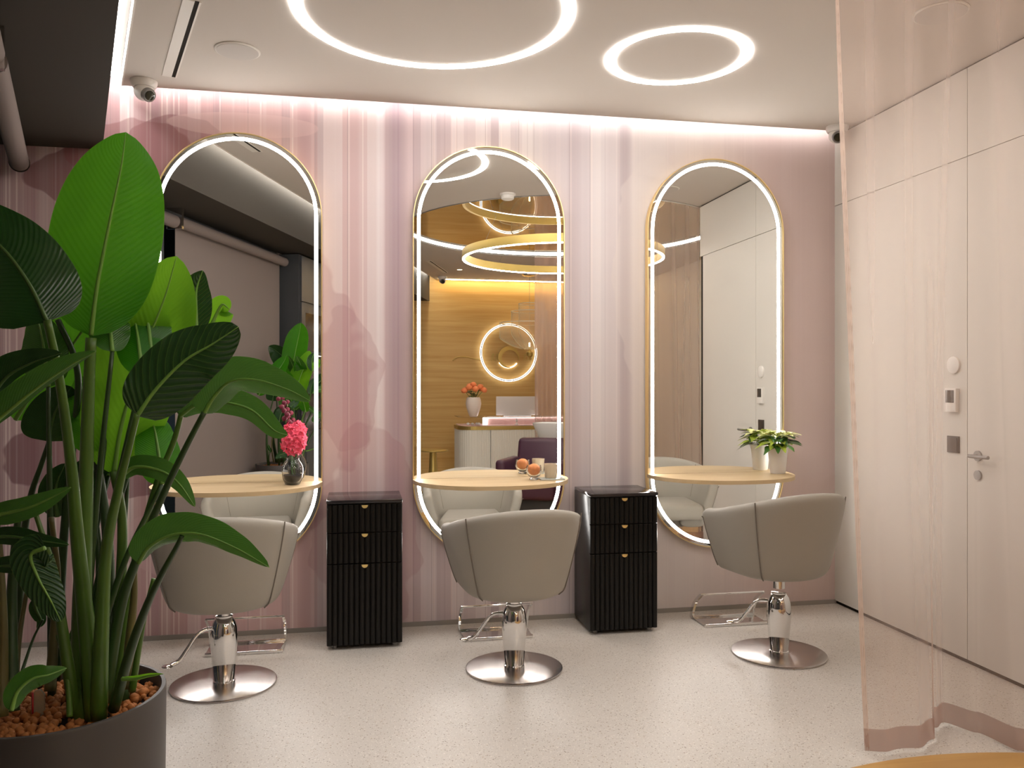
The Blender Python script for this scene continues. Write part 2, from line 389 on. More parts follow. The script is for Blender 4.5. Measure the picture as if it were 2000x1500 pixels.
# window wall
def wallbox(name, s0, s1, o0, o1, z0, z1, m, parent=None):
    bm = bmesh.new(); prism(bm, [WL(s0, o0), WL(s1, o0), WL(s1, o1), WL(s0, o1)], z0, z1); return fin(name, bm, m, parent, smooth=False)
struct(wallbox('wall_left', 3.66, 8.2, -.12, 0, 0, 2.70, mat('taupe_wall', (.22,.18,.15), .7)))
win = struct(wallbox('window_1', 0, 3.66, -.07, -.02, 0, .09, M_DARK))
for s0, s1 in ((0, .05), (1.60, 1.66), (3.60, 3.66)): wallbox('window_frame', s0, s1, -.07, -.02, .09, 2.62, M_DARK, win)
wallbox('window_frame', 0, 3.66, -.07, -.02, 2.62, 2.70, M_DARK, win)
for s0, s1 in ((.05, 1.60), (1.66, 3.60)): wallbox('pane', s0, s1, -.05, -.04, .09, 2.62, mat('window_glass', (.9,.95,.95), 0, trans=1), win)
yp = wallbox('street_post', 1.42, 1.50, -.42, -.34, -.05, 2.9, mat('yellow_paint', (.75,.45,.02), .5)); tag(yp, 'yellow upright post outside the dark window, seen in the left mirror', 'post')

# mirrored ceiling disc with lit rim
bm = bmesh.new(); lathe(bm, [(RR+.01, 3.044), (RR+.01, 3.056)], 120, (RC[0], RC[1], 0)); struct(fin('trim_6', bm, M_TINT, smooth=False))
bm = bmesh.new(); annulus(bm, RR, RR+.008, HC+.0165, 3.043, 120, RC)
o = fin('ceiling_halo', bm, E_ROUND, smooth=False); tag(o, 'bright light band around the round mirrored ceiling over the reception', 'light')
bm = bmesh.new(); lathe(bm, [(1.575, .0005), (1.575, .006)], 120, (RC[0], RC[1], 0)); struct(fin('trim_7', bm, M_WFLOOR, smooth=False))

bm = bmesh.new(); annulus(bm, RR-.004, RR+.004, HC-.006, HC+.014, 120, RC); struct(fin('trim_9', bm, M_GREY, smooth=False))
# coves
bm = bmesh.new(); bx(bm, -1.22, XR-.02, 4.684, 4.690, 3.030, 3.046)
tag(fin('cove_light_strip', bm, E_COVE, smooth=False), 'hidden white light strip in the ceiling gap above the pink wall', 'light')
bm = bmesh.new(); bx(bm, 1.2, 4.2, -2.86, -2.84, 3.000, 3.006)
tag(fin('cove_light_strip', bm, E_WARM, smooth=False), 'warm light strip at the ceiling over the oak wall', 'light')

# ------------------------------------------------------------------ ceiling fittings
for (cx, cy, r1, lab) in ((.323, 3.526, .605, 'large white glowing ring light set in the ceiling'), (1.541, 3.780, .352, 'smaller white glowing ring light set in the ceiling at right')):
    bm = bmesh.new(); annulus(bm, r1-.045, r1, HC-.004, HC+.003, 128, (cx, cy))
    tag(fin('ceiling_ring_light', bm, E_RING, smooth=False), lab, 'ring light', 'ring lights in the ceiling')
# linear light in the slot between the two ceilings
LX = lambda Y: -1.24+.315*(4.68-Y)
lin = empty('linear_ceiling_light', (-1.28, 4.68, 3.03)); tag(lin, 'long bright linear light in the slot beside the charcoal lowered ceiling', 'ceiling light')
def slot(name, a0, a1, y0, y1, z0, z1, m, parent=None):
    bm = bmesh.new(); prism(bm, [(LX(y0)+a0, y0), (LX(y0)+a1, y0), (LX(y1)+a1, y1), (LX(y1)+a0, y1)], z0, z1)
    if parent is not None: bmesh.ops.translate(bm, verts=bm.verts[:], vec=-parent.location)
    return fin(name, bm, m, parent, smooth=False)
slot('diffuser', -.096, -.038, 4.72, -2.8, 3.078, 3.090, E_LIN, lin)
slot('housing', -.100, -.012, 4.73, -2.8, 3.090, 3.120, M_GREY, lin)
slot('diffuser_end', -.096, -.014, 4.715, 4.727, 3.074, 3.090, E_LIN, lin)
struct(slot('trim_8', -.010, -.002, 4.68, -2.9, 3.008, 3.128, M_WHITED))
# slot vents
def vent(lab, X0, Y0, ln):
    e = empty('ceiling_vent', (X0, Y0, HC)); tag(e, lab, 'vent', 'slot vents in the ceiling'); e.rotation_euler = (0, 0, math.atan2(-.315, 1))
    e.rotation_euler = (0, 0, math.atan(.315))
    box('vent_frame', -.050, -.003, -ln, 0, -.003, .002, M_WHITED, e); box('vent_frame', .015, .022, -ln, 0, -.003, .002, M_WHITED, e)
    box('vent_frame', -.003, .015, -.004, 0, -.003, .002, M_WHITED, e)
    box('slot', -.003, .015, -ln, -.004, -.0015, .002, M_GAP, e)
vent('long narrow slot vent in the white ceiling near the mirrors', -.955, 4.50, .95)
vent('short slot vent in the ceiling near the oak wall', .90, -1.1, 1.1)
def speaker(lab, x, y, r):
    e = empty('ceiling_speaker', (x, y, HC)); tag(e, lab, 'speaker', 'round ceiling speakers')
    bm = bmesh.new(); lathe(bm, [(r, .001), (r, -.004), (r-.004, -.007), (r-.008, -.0075)], 64); fin('rim', bm, M_WHITED, e)
    bm = bmesh.new(); lathe(bm, [(r-.009, -.006), (r-.009, -.009), (r*.5, -.010), (.01, -.010)], 64); fin('grille', bm, mat('speaker_mesh', (.56,.52,.48), .8, bump=.5, bscale=900), e)
speaker('round white ceiling speaker beside the slot vent', -.571, 4.087, .106)
speaker('round white ceiling speaker behind the sheer curtain', 2.47, 3.11, .112)
def seccam(lab, x, y, ang, tilt=25):
    e = empty('security_camera', (x, y, HC), ang); e.scale = (1.2, 1.2, 1.2); tag(e, lab, 'security camera', 'dome security cameras under the ceiling')
    bm = bmesh.new(); lathe(bm, [(.056, .001), (.056, -.010), (.052, -.022), (.046, -.03)], 40); fin('base', bm, M_WHITE, e)
    bm = bmesh.new(); ball(bm, (0, 0, -.045), .042, 3, (1,1,1)); fin('ball', bm, M_WHITE, e)
    bm = bmesh.new(); lathe(bm, [(.029, 0), (.030, .046), (.026, .050), (.024, .048)], 32)
    bmesh.ops.rotate(bm, verts=bm.verts[:], cent=(0,0,0), matrix=Matrix.Rotation(R(90+tilt), 3, 'X')); bmesh.ops.translate(bm, verts=bm.verts[:], vec=(0, 0, -.048)); fin('barrel', bm, M_GREY, e)
    bm = bmesh.new(); lathe(bm, [(.022, .047), (.020, .053), (.005, .056)], 32)
    bmesh.ops.rotate(bm, verts=bm.verts[:], cent=(0,0,0), matrix=Matrix.Rotation(R(90+tilt), 3, 'X')); bmesh.ops.translate(bm, verts=bm.verts[:], vec=(0, 0, -.048)); fin('lens', bm, mat('black_lens', (.02,.018,.01), .08), e)
seccam('white dome security camera at the ceiling edge above the left mirror', -1.115, 4.59, R(48), 30)
seccam('dome security camera in the right corner, half hidden by the curtain', 2.925, 4.60, R(-25), 25)
seccam('small dome security camera near the oak wall, seen in the middle mirror', 1.22, -2.6, R(180), 25)
e = empty('smoke_detector', (1.23, 2.70, HC)); tag(e, 'white smoke detector hanging under the ceiling, seen in the middle mirror', 'smoke detector')
bm = bmesh.new(); lathe(bm, [(.066, .001), (.066, -.014), (.058, -.018)], 40); fin('base', bm, M_WHITE, e)
bm = bmesh.new(); lathe(bm, [(.054, -.018), (.052, -.045), (.040, -.052), (.01, -.054)], 40); fin('cover', bm, M_WHITE, e)
bm = bmesh.new(); annulus(bm, .034, .047, HC-.004, HC+.001, 40, (1.38, -1.82)); 
o = fin('downlight', bm, M_WHITED); tag(o, 'small warm recessed downlight near the oak wall', 'light')
bm = bmesh.new(); lathe(bm, [(.034, HC-.002), (.034, HC)], 32, (1.38, -1.82, 0)); fin('lens', bm, emat('downlight_glow', (1,.75,.4), 14), o)

# ------------------------------------------------------------------ wall mirrors
def stadium(hw, z0, z1, n=40):
    pts = []
    for i in range(n+1): a = PI*i/n; pts.append((hw*math.cos(a), z1-hw+hw*math.sin(a)))
    for i in range(n+1): a = PI+PI*i/n; pts.append((hw*math.cos(a), z0+hw+hw*math.sin(a)))
    return pts
def stad_ring(bm, o, i, ya, yb):
    n = len(o); V = lambda pts, y: [bm.verts.new((x, y, z)) for x, z in pts]
    A, B, C, D = V(o, ya), V(i, ya), V(i, yb), V(o, yb)
    for P_, Q in ((A, B), (B, C), (C, D), (D, A)):
        for k in range(n): bm.faces.new((P_[k], P_[(k+1) % n], Q[(k+1) % n], Q[k]))
MZ0, MZ1, MHW = .40, 2.80, .449
def make_mirror():
    e = empty('wall_mirror', (0, YW, 0))
    O = lambda k: stadium(MHW-k, MZ0+k, MZ1-k)
    bm = bmesh.new(); stad_ring(bm, O(0), O(.005), -.058, -.012); fin('frame', bm, M_GOLD, e, ang=60)
    bm = bmesh.new(); p = O(.006); a = [bm.verts.new((x, -.050, z)) for x, z in p]; b = [bm.verts.new((x, -.002, z)) for x, z in p]
    bm.faces.new(a); bm.faces.new(b)
    for k in range(len(p)): bm.faces.new((a[k], a[(k+1) % len(p)], b[(k+1) % len(p)], b[k]))
    fin('mirror_glass', bm, M_MIRROR, e, smooth=False)
    bm = bmesh.new(); stad_ring(bm, O(.024), O(.0425), -.0515, -.0495); fin('light_band', bm, E_BAND, e, smooth=False)
    return e
def make_shelf():
    bm = bmesh.new(); pts = []; n = 48; a, b = .452, .43
    for i in range(n+1):
        th = PI*i/n; c_, s_ = math.cos(th), math.sin(th)
        pts.append((a*math.copysign(abs(c_)**.86, c_), -b*abs(s_)**.93))
    prism(bm, pts[::-1], 0, .022)
    es = [e for e in bm.edges if abs(e.verts[0].co.z-e.verts[1].co.z) < 1e-6 and not (abs(e.verts[0].co.y) < 1e-4 and abs(e.verts[1].co.y) < 1e-4)]
    bmesh.ops.bevel(bm, geom=es, offset=.003, segments=2, affect='EDGES')
    return fin('wall_shelf', bm, M_OAK, ang=50)
SHZ = .862
MX = (-.650, .757, 2.174)
m0 = make_mirror(); s0_ = make_shelf()
mlab = ('tall oval wall mirror with glowing edge behind the big green plant', 'tall oval wall mirror with glowing edge showing the oak reception wall', 'tall oval wall mirror with glowing edge above the potted poinsettia')
slab = ('half-round oak shelf holding the smoked vase, on the mirror behind the plant', 'half-round oak shelf holding the cup and glass bowl', 'half-round oak shelf holding the potted poinsettia')
for i, x in enumerate(MX):
    m = m0 if i == 0 else copy_tree(m0); m.location.x = x; tag(m, mlab[i], 'mirror', 'glowing oval wall mirrors')
    s = s0_ if i == 0 else copy_tree(s0_); s.location = (x, YW-.0525, SHZ-.022); tag(s, slab[i], 'shelf', 'half-round oak shelves')

# ------------------------------------------------------------------ footrests
def make_foot():
    e = empty('footrest', (0, 0, 0)); W = .195
    bm = bmesh.new(); bx(bm, -W, W, -.33, -.13, .004, .010, .002); fin('base_plate', bm, M_CHROME, e)
    bm = bmesh.new(); bx(bm, -W, W, -.345, -.328, .0, .018, .003); fin('front_rail', bm, M_CHROME, e)
    bm = bmesh.new(); bx(bm, -W, W, -.17, -.155, .008, .02, .003); fin('rear_rail', bm, M_CHROME, e)
    for sx in (-1, 1):
        bm = bmesh.new(); arc = spline([(0, -.15, .005), (0, -.165, .06), (0, -.21, .12), (0, -.29, .178)], 14)
        prev = None
        for p in arc:
            v = [bm.verts.new((sx*W+d, p.y+q, p.z)) for d, q in ((-.007, -.016), (.007, -.016), (.007, .016), (-.007, .016))]
            if prev:
                for k in range(4): bm.faces.new((prev[k], prev[(k+1) % 4], v[(k+1) % 4], v[k]))
            else: bm.faces.new(v)
            prev = v
        bm.faces.new(prev[::-1]); fin('side_bracket', bm, M_CHROME, e)
    bm = bmesh.new(); tube(bm, [Vector((-W-.004, -.29, .178)), Vector((W+.004, -.29, .178))], .0055); fin('top_rod', bm, M_CHROME, e)
    return e
f0 = make_foot()
for i, (x, lb) in enumerate(((-.585, 'chrome footrest on the floor behind the left styling chair'), (.757, 'chrome footrest on the floor behind the middle styling chair'), (2.165, 'chrome footrest on the floor behind the right styling chair'))):
    f = f0 if i == 0 else copy_tree(f0); f.location = (x, YW, 0); tag(f, lb, 'footrest', 'chrome footrests below the mirrors')

# ------------------------------------------------------------------ drawer cabinets
def make_cab():
    e = empty('drawer_cabinet', (0, 0, 0)); W, D, H = .198, .345, .793
    box('body', -W, W, -D+.022, 0, .02, H-.018, M_BLACK, e, .002)
    box('top', -W-.001, W+.001, -D-.002, 0, H-.018, H, M_BLACKT, e, .003)
    for sx in (-1, 1):
        for sy in (-D+.05, -.04):
            bm = bmesh.new(); lathe(bm, [(.014, 0), (.014, .021)], 20, (sx*(W-.04), sy, 0)); fin('foot', bm, M_GREY, e)
    for (z0, z1, nm) in ((.622, .768, 'drawer'), (.458, .616, 'drawer'), (.024, .452, 'door')):
        bm = bmesh.new(); n = 14; pts = [(-W, -D+.021)]
        k = 8; stp = (2*W)/n
        for j in range(n):
            for q in range(k+1):
                u = q/k; pts.append((-W+stp*(j+u), -D+.010-.008*math.sin(PI*u)**.7 if 0 < u < 1 else -D+.010))
        pts.append((W, -D+.021))
        cl = []
        for p in pts:
            if not cl or (Vector(p)-Vector(cl[-1])).length > 1e-5: cl.append(p)
        prism(bm, cl, z0, z1); f = fin(nm, bm, M_BLACK, e, ang=50)
        # half-moon pull
        bm = bmesh.new(); a = []
        for y in (-D-.006, -D+.004):
            a.append([bm.verts.new((.0165*math.cos(PI+PI*i/20), y, z1-.003+.0165*math.sin(PI+PI*i/20))) for i in range(21)])
        bm.faces.new(a[0]); bm.faces.new(a[1][::-1])
        for i in range(21): bm.faces.new((a[0][i], a[0][(i+1) % 21], a[1][(i+1) % 21], a[1][i]))
        h = fin('handle', bm, mat('bright_brass', (.90,.68,.28), .3, .8), f, smooth=False)
    return e
c0 = make_cab()
for i, (x, lb) in enumerate(((.033, 'black fluted drawer cabinet between the left and middle chairs'), (1.475, 'black fluted drawer cabinet between the middle and right chairs'))):
    c = c0 if i == 0 else copy_tree(c0); c.location = (x, YW-.02, 0); tag(c, lb, 'cabinet', 'black fluted drawer cabinets')

# ------------------------------------------------------------------ styling chairs
SB = .60
ROWS = [(.22, -.045), (.50, -.040), (.665, -.018), (.745, .05), (.80, .20), (.865, .42), (.925, .64), (.975, .85), (1.0, 1.0)]
Z0 = .385
def ztop(s):
    a = abs(s); t = min(1, a/.95); t = t*t*(3-2*t)
    return .823-.118*t-.030*max(0, (a-.93)/.07)**2
def shp(s, sc, zf, ins=0.0):
    W, D, A = .338*sc-ins, .300*sc-ins, .235*(.55+.45*sc)
    a = abs(s); sg = 1 if s >= 0 else -1
    if a <= SB: th = a/SB*PI/2; x = sg*W*math.sin(th)**.92; y = -D*math.cos(th)**.95 if math.cos(th) > 0 else 0
    else: k = (a-SB)/(1-SB); x = sg*W*(1-.035*k*k); y = A*k
    zt = ztop(s)
    return Vector((x, y, Z0+zf*(zt-Z0)))
def make_chair():
    e = empty('styling_chair', (0, 0, 0))
    bm = bmesh.new(); N = 44; grid = []
    for sc, zf in ROWS: grid.append([bm.verts.new(shp(-1+2*i/N, sc, zf)) for i in range(N+1)])
    for a, b in zip(grid, grid[1:]):
        for i in range(N): bm.faces.new((a[i], a[i+1], b[i+1], b[i]))
    sh = fin('shell', bm, M_LEATHER, e, ang=180)
    md = sh.modifiers.new('thick', 'SOLIDIFY'); md.thickness = .062; md.offset = -1
    # normals point outward after recalc only for closed meshes: orient by test
    me = sh.data; p = me.polygons[len(me.polygons)//2]; 
    cdot = sum((pl.center.x*pl.normal.x+pl.center.y*pl.normal.y) for pl in me.polygons)
    md.offset = -1 if cdot > 0 else 1
    sb_ = sh.modifiers.new('soft', 'SUBSURF'); sb_.levels = 2; sb_.render_levels = 2
    for s in (-.385, .385):
        bm = bmesh.new(); pts = [shp(s, sc, zf, -.0005) for sc, zf in ROWS[2:]]; top = pts[-1].copy()
        inn = [shp(s, sc, zf, .0615) for sc, zf in ROWS[5:]][::-1]
        mid = (top+inn[0])/2+Vector((0, 0, .001))
        tube(bm, spline(pts, 30), .0030, 8); fin('seam', bm, M_PIPE, e)
        bm = bmesh.new(); tube(bm, spline(inn, 16), .0025, 8); fin('seam', bm, M_PIPE, e)
    for s in (-1, 1):
        bm = bmesh.new(); pts = [shp(s*.965, sc, zf, -.0005) for sc, zf in ROWS[3:]]; pts[-1].z -= .035
        tube(bm, spline(pts, 24), .0028, 8); fin('arm_piping', bm, M_PIPE, e)
    # underside pan and seat cushion
    bm = bmesh.new(); pts = []
    for i in range(40):
        a = 2*PI*i/40; c_, s_ = math.cos(a), math.sin(a)
        pts.append((.215*math.copysign(abs(c_)**.7, c_), .215*math.copysign(abs(s_)**.7, s_)-.01))
    prism(bm, [(x*.6, y*.6) for x, y in pts], Z0-.02, Z0+.03); fin('seat_pan', bm, M_PIPE, e)
    bm = bmesh.new(); bx(bm, -.222, .222, -.165, .262, Z0+.045, Z0+.155, .035, 4)
    for v in bm.verts:
        if v.co.z > Z0+.1: v.co.z += .012*math.cos(v.co.x/.235*1.4)*math.cos((v.co.y-.02)/.24*1.3)
        if v.co.y < -.05: v.co.x *= 1-.55*((-.05-v.co.y)/.165)**1.6
    fin('seat_cushion', bm, M_LEATHER, e, ang=80)
    bm = bmesh.new(); lathe(bm, [(.030, .30), (.030, .36), (.075, .368), (.075, Z0-.003)], 32); fin('piston', bm, M_CHROME, e)
    return e
def make_base():
    bm = bmesh.new(); lathe(bm, [(.225, 0), (.238, .002), (.2395, .006), (.2385, .010), (.232, .012), (.06, .0165), (.05, .0165)], 96)
    return bm
def add_base(e, dz, lev):
    """base disc, hydraulic column and pump lever"""
    fin('base_disc', make_base(), M_BRUSH, e, ang=25)
    bm = bmesh.new(); lathe(bm, [(.050, .014), (.0505, .022), (.046, .024), (.047, .03), (.052, .08), (.0575, .14), (.0615, .20), (.0615, .235), (.058, .27), (.050, .297), (.040, .312), (.036, .318), (.028, .319), (.028, .30)], 64)
    fin('pump_column', bm, M_CHROME, e, ang=50)
    bm = bmesh.new(); lathe(bm, [(.037, .316), (.0385, .319), (.0385, .323), (.034, .325)], 48); fin('collar', bm, M_CHROME, e)
    bm = bmesh.new(); d = Vector((math.cos(lev), math.sin(lev), 0)); n = Vector((-d.y, d.x, 0)); z = Vector((0, 0, 1))
    pts = spline([d*.052+z*.272, d*.095+z*.268, d*.13+z*.245, d*.165+z*.195, d*.20+z*.150, d*.235+z*.136], 20)
    tube(bm, pts, [.0085+.003*abs(i/20-.3) for i in range(21)], 12)
    ball(bm, d*.250+z*.133, .026, 3, (1, 1, .26)); fin('pump_lever', bm, M_CHROME, e)
chair_spots = (((-.619, 4.00), 0, 0.0, R(205), 'taupe styling chair on a chrome pump base, partly behind the plant leaf'),
               ((.757, 3.955), 7, 0.0, R(160), 'taupe styling chair on a chrome pump base between the black cabinets'),
               ((2.155, 3.915), 12, .045, R(140), 'taupe styling chair on a chrome pump base, rightmost, near the curtain'))
ch0 = make_chair()
chs = []
for i, (p, rz, dz, lev, lb) in enumerate(chair_spots):
    c = ch0 if i == 0 else copy_tree(ch0)
    c.location = (p[0], p[1], 0); c.rotation_euler = (0, 0, R(rz)); tag(c, lb, 'chair', 'styling chairs in front of the mirrors'); chs.append((c, dz, lev))
for c, dz, lev in chs:
    for k in c.children: k.location.z += dz
    add_base(c, dz, lev-c.rotation_euler.z)

# ------------------------------------------------------------------ blinds and cabinet on the window wall
def wtube(name, s0, s1, off, z, r, m, parent=None):
    bm = bmesh.new(); a, b = WL(s0, off), WL(s1, off)
    tube(bm, [Vector((*a, z)), Vector((*b, z))], r, 32); return fin(name, bm, m, parent, ang=50)
bl = empty('roller_blind', (0, 0, 0)); tag(bl, 'lowered taupe roller blind over the window, seen in the left mirror', 'blind', 'roller blinds on the window wall')
wtube('roller', 1.68, 3.62, .08, 2.585, .042, M_BLIND, bl)
wallbox('blind_fabric', 1.71, 3.60, .036, .039, .06, 2.59, M_BLIND, bl)
wallbox('bottom_bar', 1.71, 3.60, .03, .045, .045, .065, M_GREY, bl)
wallbox('bracket', 1.655, 1.68, .0, .12, 2.53, 2.683, M_CHROME, bl)
bl = empty('roller_blind', (0, 0, 0)); tag(bl, 'rolled-up taupe roller blind in the upper left corner beside the pink wall', 'blind', 'roller blinds on the window wall')
wtube('roller', .10, 1.62, .08, 2.575, .046, M_BLIND, bl)
wtube('end_cap', .085, .10, .08, 2.575, .049, M_GAP, bl)
wallbox('bracket', .07, .085, .05, .11, 2.56, 2.683, M_GAP, bl)
cb = wallbox('tall_cabinet', 3.68, 5.9, 0, .20, 0, 2.67, M_DARK); tag(cb, 'tall anthracite cabinet with an open niche beside the lowered blind', 'cabinet')
for (s0, s1, z0, z1, nm, mm) in ((3.70, 4.78, 2.22, 2.66, 'door', M_DARK), (3.70, 3.80, .02, 2.21, 'stile', M_DARK), (4.86, 5.88, .02, 2.66, 'door', M_DARK), (3.82, 4.80, 1.72, 1.74, 'niche_shelf', M_DARK), (3.82, 4.80, .02, .9, 'door', M_DARK)):
    wallbox(nm, s0, s1, .201, .222, z0, z1, mm, cb)
wallbox('niche', 3.83, 4.78, .200, .204, .95, 2.12, mat('niche_black', (.008,.009,.011), .15), cb)
wallbox('niche_light', 3.95, 4.6, .204, .210, 1.70, 1.706, emat('niche_glow', (1,.95,.9), 3), cb)

# ------------------------------------------------------------------ wall devices
def wallthing(name, lab, cat, z, parts):
    e = empty(name, (XR, 0, 0)); tag(e, lab, cat)
    for nm, y0, y1, z0, z1, d0, d1, m in parts:
        bm = bmesh.new(); bx(bm, -d1, -d0, y0, y1, z0, z1, .001); fin(nm, bm, m, e)
    return e
wallthing('thermostat', 'white thermostat with a grey screen on the cream wall behind the curtain', 'thermostat', 0,
    (('housing', 3.655, 3.735, 1.265, 1.385, 0, .022, M_WHITE), ('screen', 3.668, 3.728, 1.312, 1.376, .022, .0235, mat('grey_screen', (.07,.06,.05), .2))))
wallthing('light_switch', 'square dark light switch on the cream wall below the thermostat', 'switch', 0,
    (('plate', 3.652, 3.735, 1.055, 1.140, 0, .008, mat('bronze_switch', (.06,.045,.035), .35)), ('rocker', 3.660, 3.727, 1.063, 1.132, .008, .012, mat('bronze_switch', (.06,.045,.035), .35))))
bm = bmesh.new(); lathe(bm, [(.045, 0), (.044, .010), (.036, .014)], 40)
bmesh.ops.rotate(bm, verts=bm.verts[:], cent=(0,0,0), matrix=Matrix.Rotation(R(-90), 3, 'Y')); bmesh.ops.translate(bm, verts=bm.verts[:], vec=(XR, 3.69, 1.505))
tag(fin('wall_sensor', bm, M_WHITE), 'round white sensor on the cream wall above the thermostat', 'sensor')

# ------------------------------------------------------------------ sheer curtains on the round track
CT = mat  # noqa
M_SHEER = sheer('sheer_curtain', (.60,.47,.41), .29); M_SHEERF = sheer('sheer_curtain_dense', (.64,.47,.42), .50); M_HEM = sheer('curtain_hem', (.42,.27,.22), .70, False); M_EDGE = sheer('curtain_edge', (.80,.66,.58), .50, False)
CTRL = [(102, 1.66), (97.5, 1.66), (94, 1.625), (90, 1.63), (86, 1.68), (83.6, 1.79), (81.6, 1.845), (79, 1.73), (76.6, 1.58), (74.4, 1.56), (72.5, 1.64), (70, 1.76), (67.5, 1.74), (65, 1.62), (62.5, 1.58), (60.5, 1.68), (58, 1.74), (56.5, 1.65), (55, 1.62)]
def ctrl(a):
    for (a0, r0), (a1, r1) in zip(CTRL, CTRL[1:]):
        if a1 <= a <= a0: t = (a0-a)/(a0-a1); t = t*t*(3-2*t); return r0+(r1-r0)*t
    return 1.65
def curtain(name, aL_top, aL_bot, aR, lab, hemz=.085, n=360, flip=1):
    e = empty(name, (RC[0], RC[1], 0)); tag(e, lab, 'curtain', 'sheer blush curtains on the round track')
    def pt(u, z):
        k = min(1, max(0, z/2.95)); aL = aL_bot+(aL_top-aL_bot)*k**.9
        a = aL+(aR-aL)*u; ab = aL_bot+(aR-aL_bot)*u
        if flip == 1: rb = ctrl(ab)
        else: rb = 1.65+.055*math.sin(ab*1.5)+.02*math.sin(ab*.6+1)
        rt = 1.645+.013*math.sin(a*PI*2/6.3+.8)
        f = (1-k)**1.25; r = rt*(1-f)+rb*f + (.008*math.sin(ab*.9+z*1.3))*f
        return Vector((r*math.cos(R(a)), r*math.sin(R(a)), z))
    def sheet(nm, z0, z1, nz, m, u0=0, u1=1, nn=n):
        bm = bmesh.new(); g = []
        for j in range(nz+1):
            z = z0+(z1-z0)*j/nz; g.append([bm.verts.new(pt(u0+(u1-u0)*i/nn, z)) for i in range(nn+1)])
        for a, b in zip(g, g[1:]):
            for i in range(nn): bm.faces.new((a[i], a[i+1], b[i+1], b[i]))
        return fin(nm, bm, m, e, ang=180)
    sheet('fabric', hemz+.012, HC-.012, 40, M_SHEER if flip == 1 else M_SHEERF)
    sheet('bottom_hem', .012, hemz+.012, 3, M_HEM)
    bm = bmesh.new(); pts = [Vector((1.65*math.cos(R(aL_top+(aR-aL_top)*i/40)), 1.65*math.sin(R(aL_top+(aR-aL_top)*i/40)), HC-.006)) for i in range(41)]
    tube(bm, pts, .006, 8); fin('track', bm, M_WHITED, e)
    return sheet
sh = curtain('sheer_curtain', 102.2, 97.2, 55.6, 'long sheer blush curtain hanging in front of the cream wall at right')
sh('side_hem', .012, HC-.012, 40, M_EDGE, 0, .014, 3)
curtain('sheer_curtain', -88, -88, -48, 'far sheer blush curtain beside the oak wall, seen in the middle mirror', flip=0)

# ------------------------------------------------------------------ things on the shelves
TZ = SHZ+.0005
# smoked vase with flowers on the left shelf
VX, VY = -.352, 4.57
e = empty('flower_vase', (VX, VY, TZ)); tag(e, 'smoked glass vase with pink and maroon flowers on the left shelf', 'vase')
bm = bmesh.new(); pr = [(.030, 0), (.040, .003), (.052, .03), (.058, .07), (.055, .10), (.042, .125), (.034, .135), (.037, .145)]
lathe(bm, pr+[(r-.003, z+.001) for r, z in pr[::-1][:-2]]+[(.03, .006)], 40); fin('vase', bm, M_SMOKE, e, ang=60)
bm = bmesh.new(); lathe(bm, [(.028, .006), (.046, .03), (.050, .052)], 36); fin('dark_stones', bm, mat('dark_stones', (.02,.022,.028), .4), e)
bm = bmesh.new(); tube(bm, spline([(0,.005,.03), (-.006,0,.15), (0,0,.22)], 10), .005, 8); tube(bm, spline([(.015,0,.03), (.0,.01,.15), (-.03,.03,.30), (-.055,.03,.46)], 12), .003, 8)
fin('stem', bm, mat('flower_stem', (.10,.20,.05), .5), e)
def florets(name, c, rad, h, n, m, fr=.016):
    bm = bmesh.new(); rn = random.Random(9)
    for i in range(n):
        t = (i+.5)/n; ph = i*2.399; rr = rad*(math.sin(PI*(.10+t*.80))**.6)*rn.uniform(.65, 1.12); z = c[2]-h/2+h*t
        o = Vector((math.cos(ph), math.sin(ph), (t-.35)*1.3+rn.uniform(-.3, .3))).normalized(); ctr = Vector((c[0], c[1], z))+Vector((math.cos(ph), math.sin(ph), 0))*rr
        u = o.orthogonal().normalized(); v = o.cross(u)
        for k in range(5):
            a = 2*PI*k/5+ph; d = math.cos(a)*u+math.sin(a)*v; s = -math.sin(a)*u+math.cos(a)*v
            p = [ctr, ctr+d*fr*.5+s*fr*.34+o*fr*.55, ctr+d*fr*1.05+o*fr*rn.uniform(.3, .8), ctr+d*fr*.5-s*fr*.34+o*fr*.55]
            bm.faces.new([bm.verts.new(q) for q in p])
    return fin(name, bm, m, e, smooth=False)
florets('hyacinth_bloom', (.002, 0, .245), .050, .145, 60, mat('pink_petal', (.85,.11,.19), .5), .024)
bm = bmesh.new()
for k in range(8):
    t = k/7; ball(bm, (-.020-.045*t+.012*math.sin(k*2.4), .02+.01*math.cos(k*3), .315+.15*t), .0165-.004*t, 2, jit=.25)
fin('maroon_bloom', bm, mat('maroon_petal', (.17,.012,.035), .6), e, ang=180)
# glass bowl with an orange ball, frosted cup on a glass coaster
e = empty('glass_bowl', (.985, 4.545, TZ)); tag(e, 'small footed glass bowl holding the orange fruit on the middle shelf', 'bowl')
bm = bmesh.new(); pr = [(.022, 0), (.026, .003), (.024, .010), (.018, .014), (.034, .024), (.044, .045), (.043, .070), (.040, .083)]
lathe(bm, pr+[(r-.0022, z) for r, z in pr[::-1][:-4]]+[(.012, .0175)], 40); fin('bowl', bm, M_GLASS, e, ang=60)
bm = bmesh.new(); ball(bm, (.985, 4.545, TZ+.058), .036, 3, (1,1,.95), .03)
tag(fin('orange_fruit', bm, mat('orange_skin', (.85,.30,.10), .55, bump=.5, bscale=220, noise=.2, nscale=60), ang=180), 'round orange fruit sitting in the glass bowl', 'fruit')
o = box('glass_coaster', 1.015, 1.155, 4.49, 4.60, TZ, TZ+.008, mat('pale_glass', (.80,.84,.80), .06, trans=.5), None, .003); tag(o, 'clear glass coaster under the frosted cup on the middle shelf', 'coaster')
bm = bmesh.new(); pr = [(.031, 0), (.033, .003), (.036, .04), (.0385, .078), (.0385, .081)]
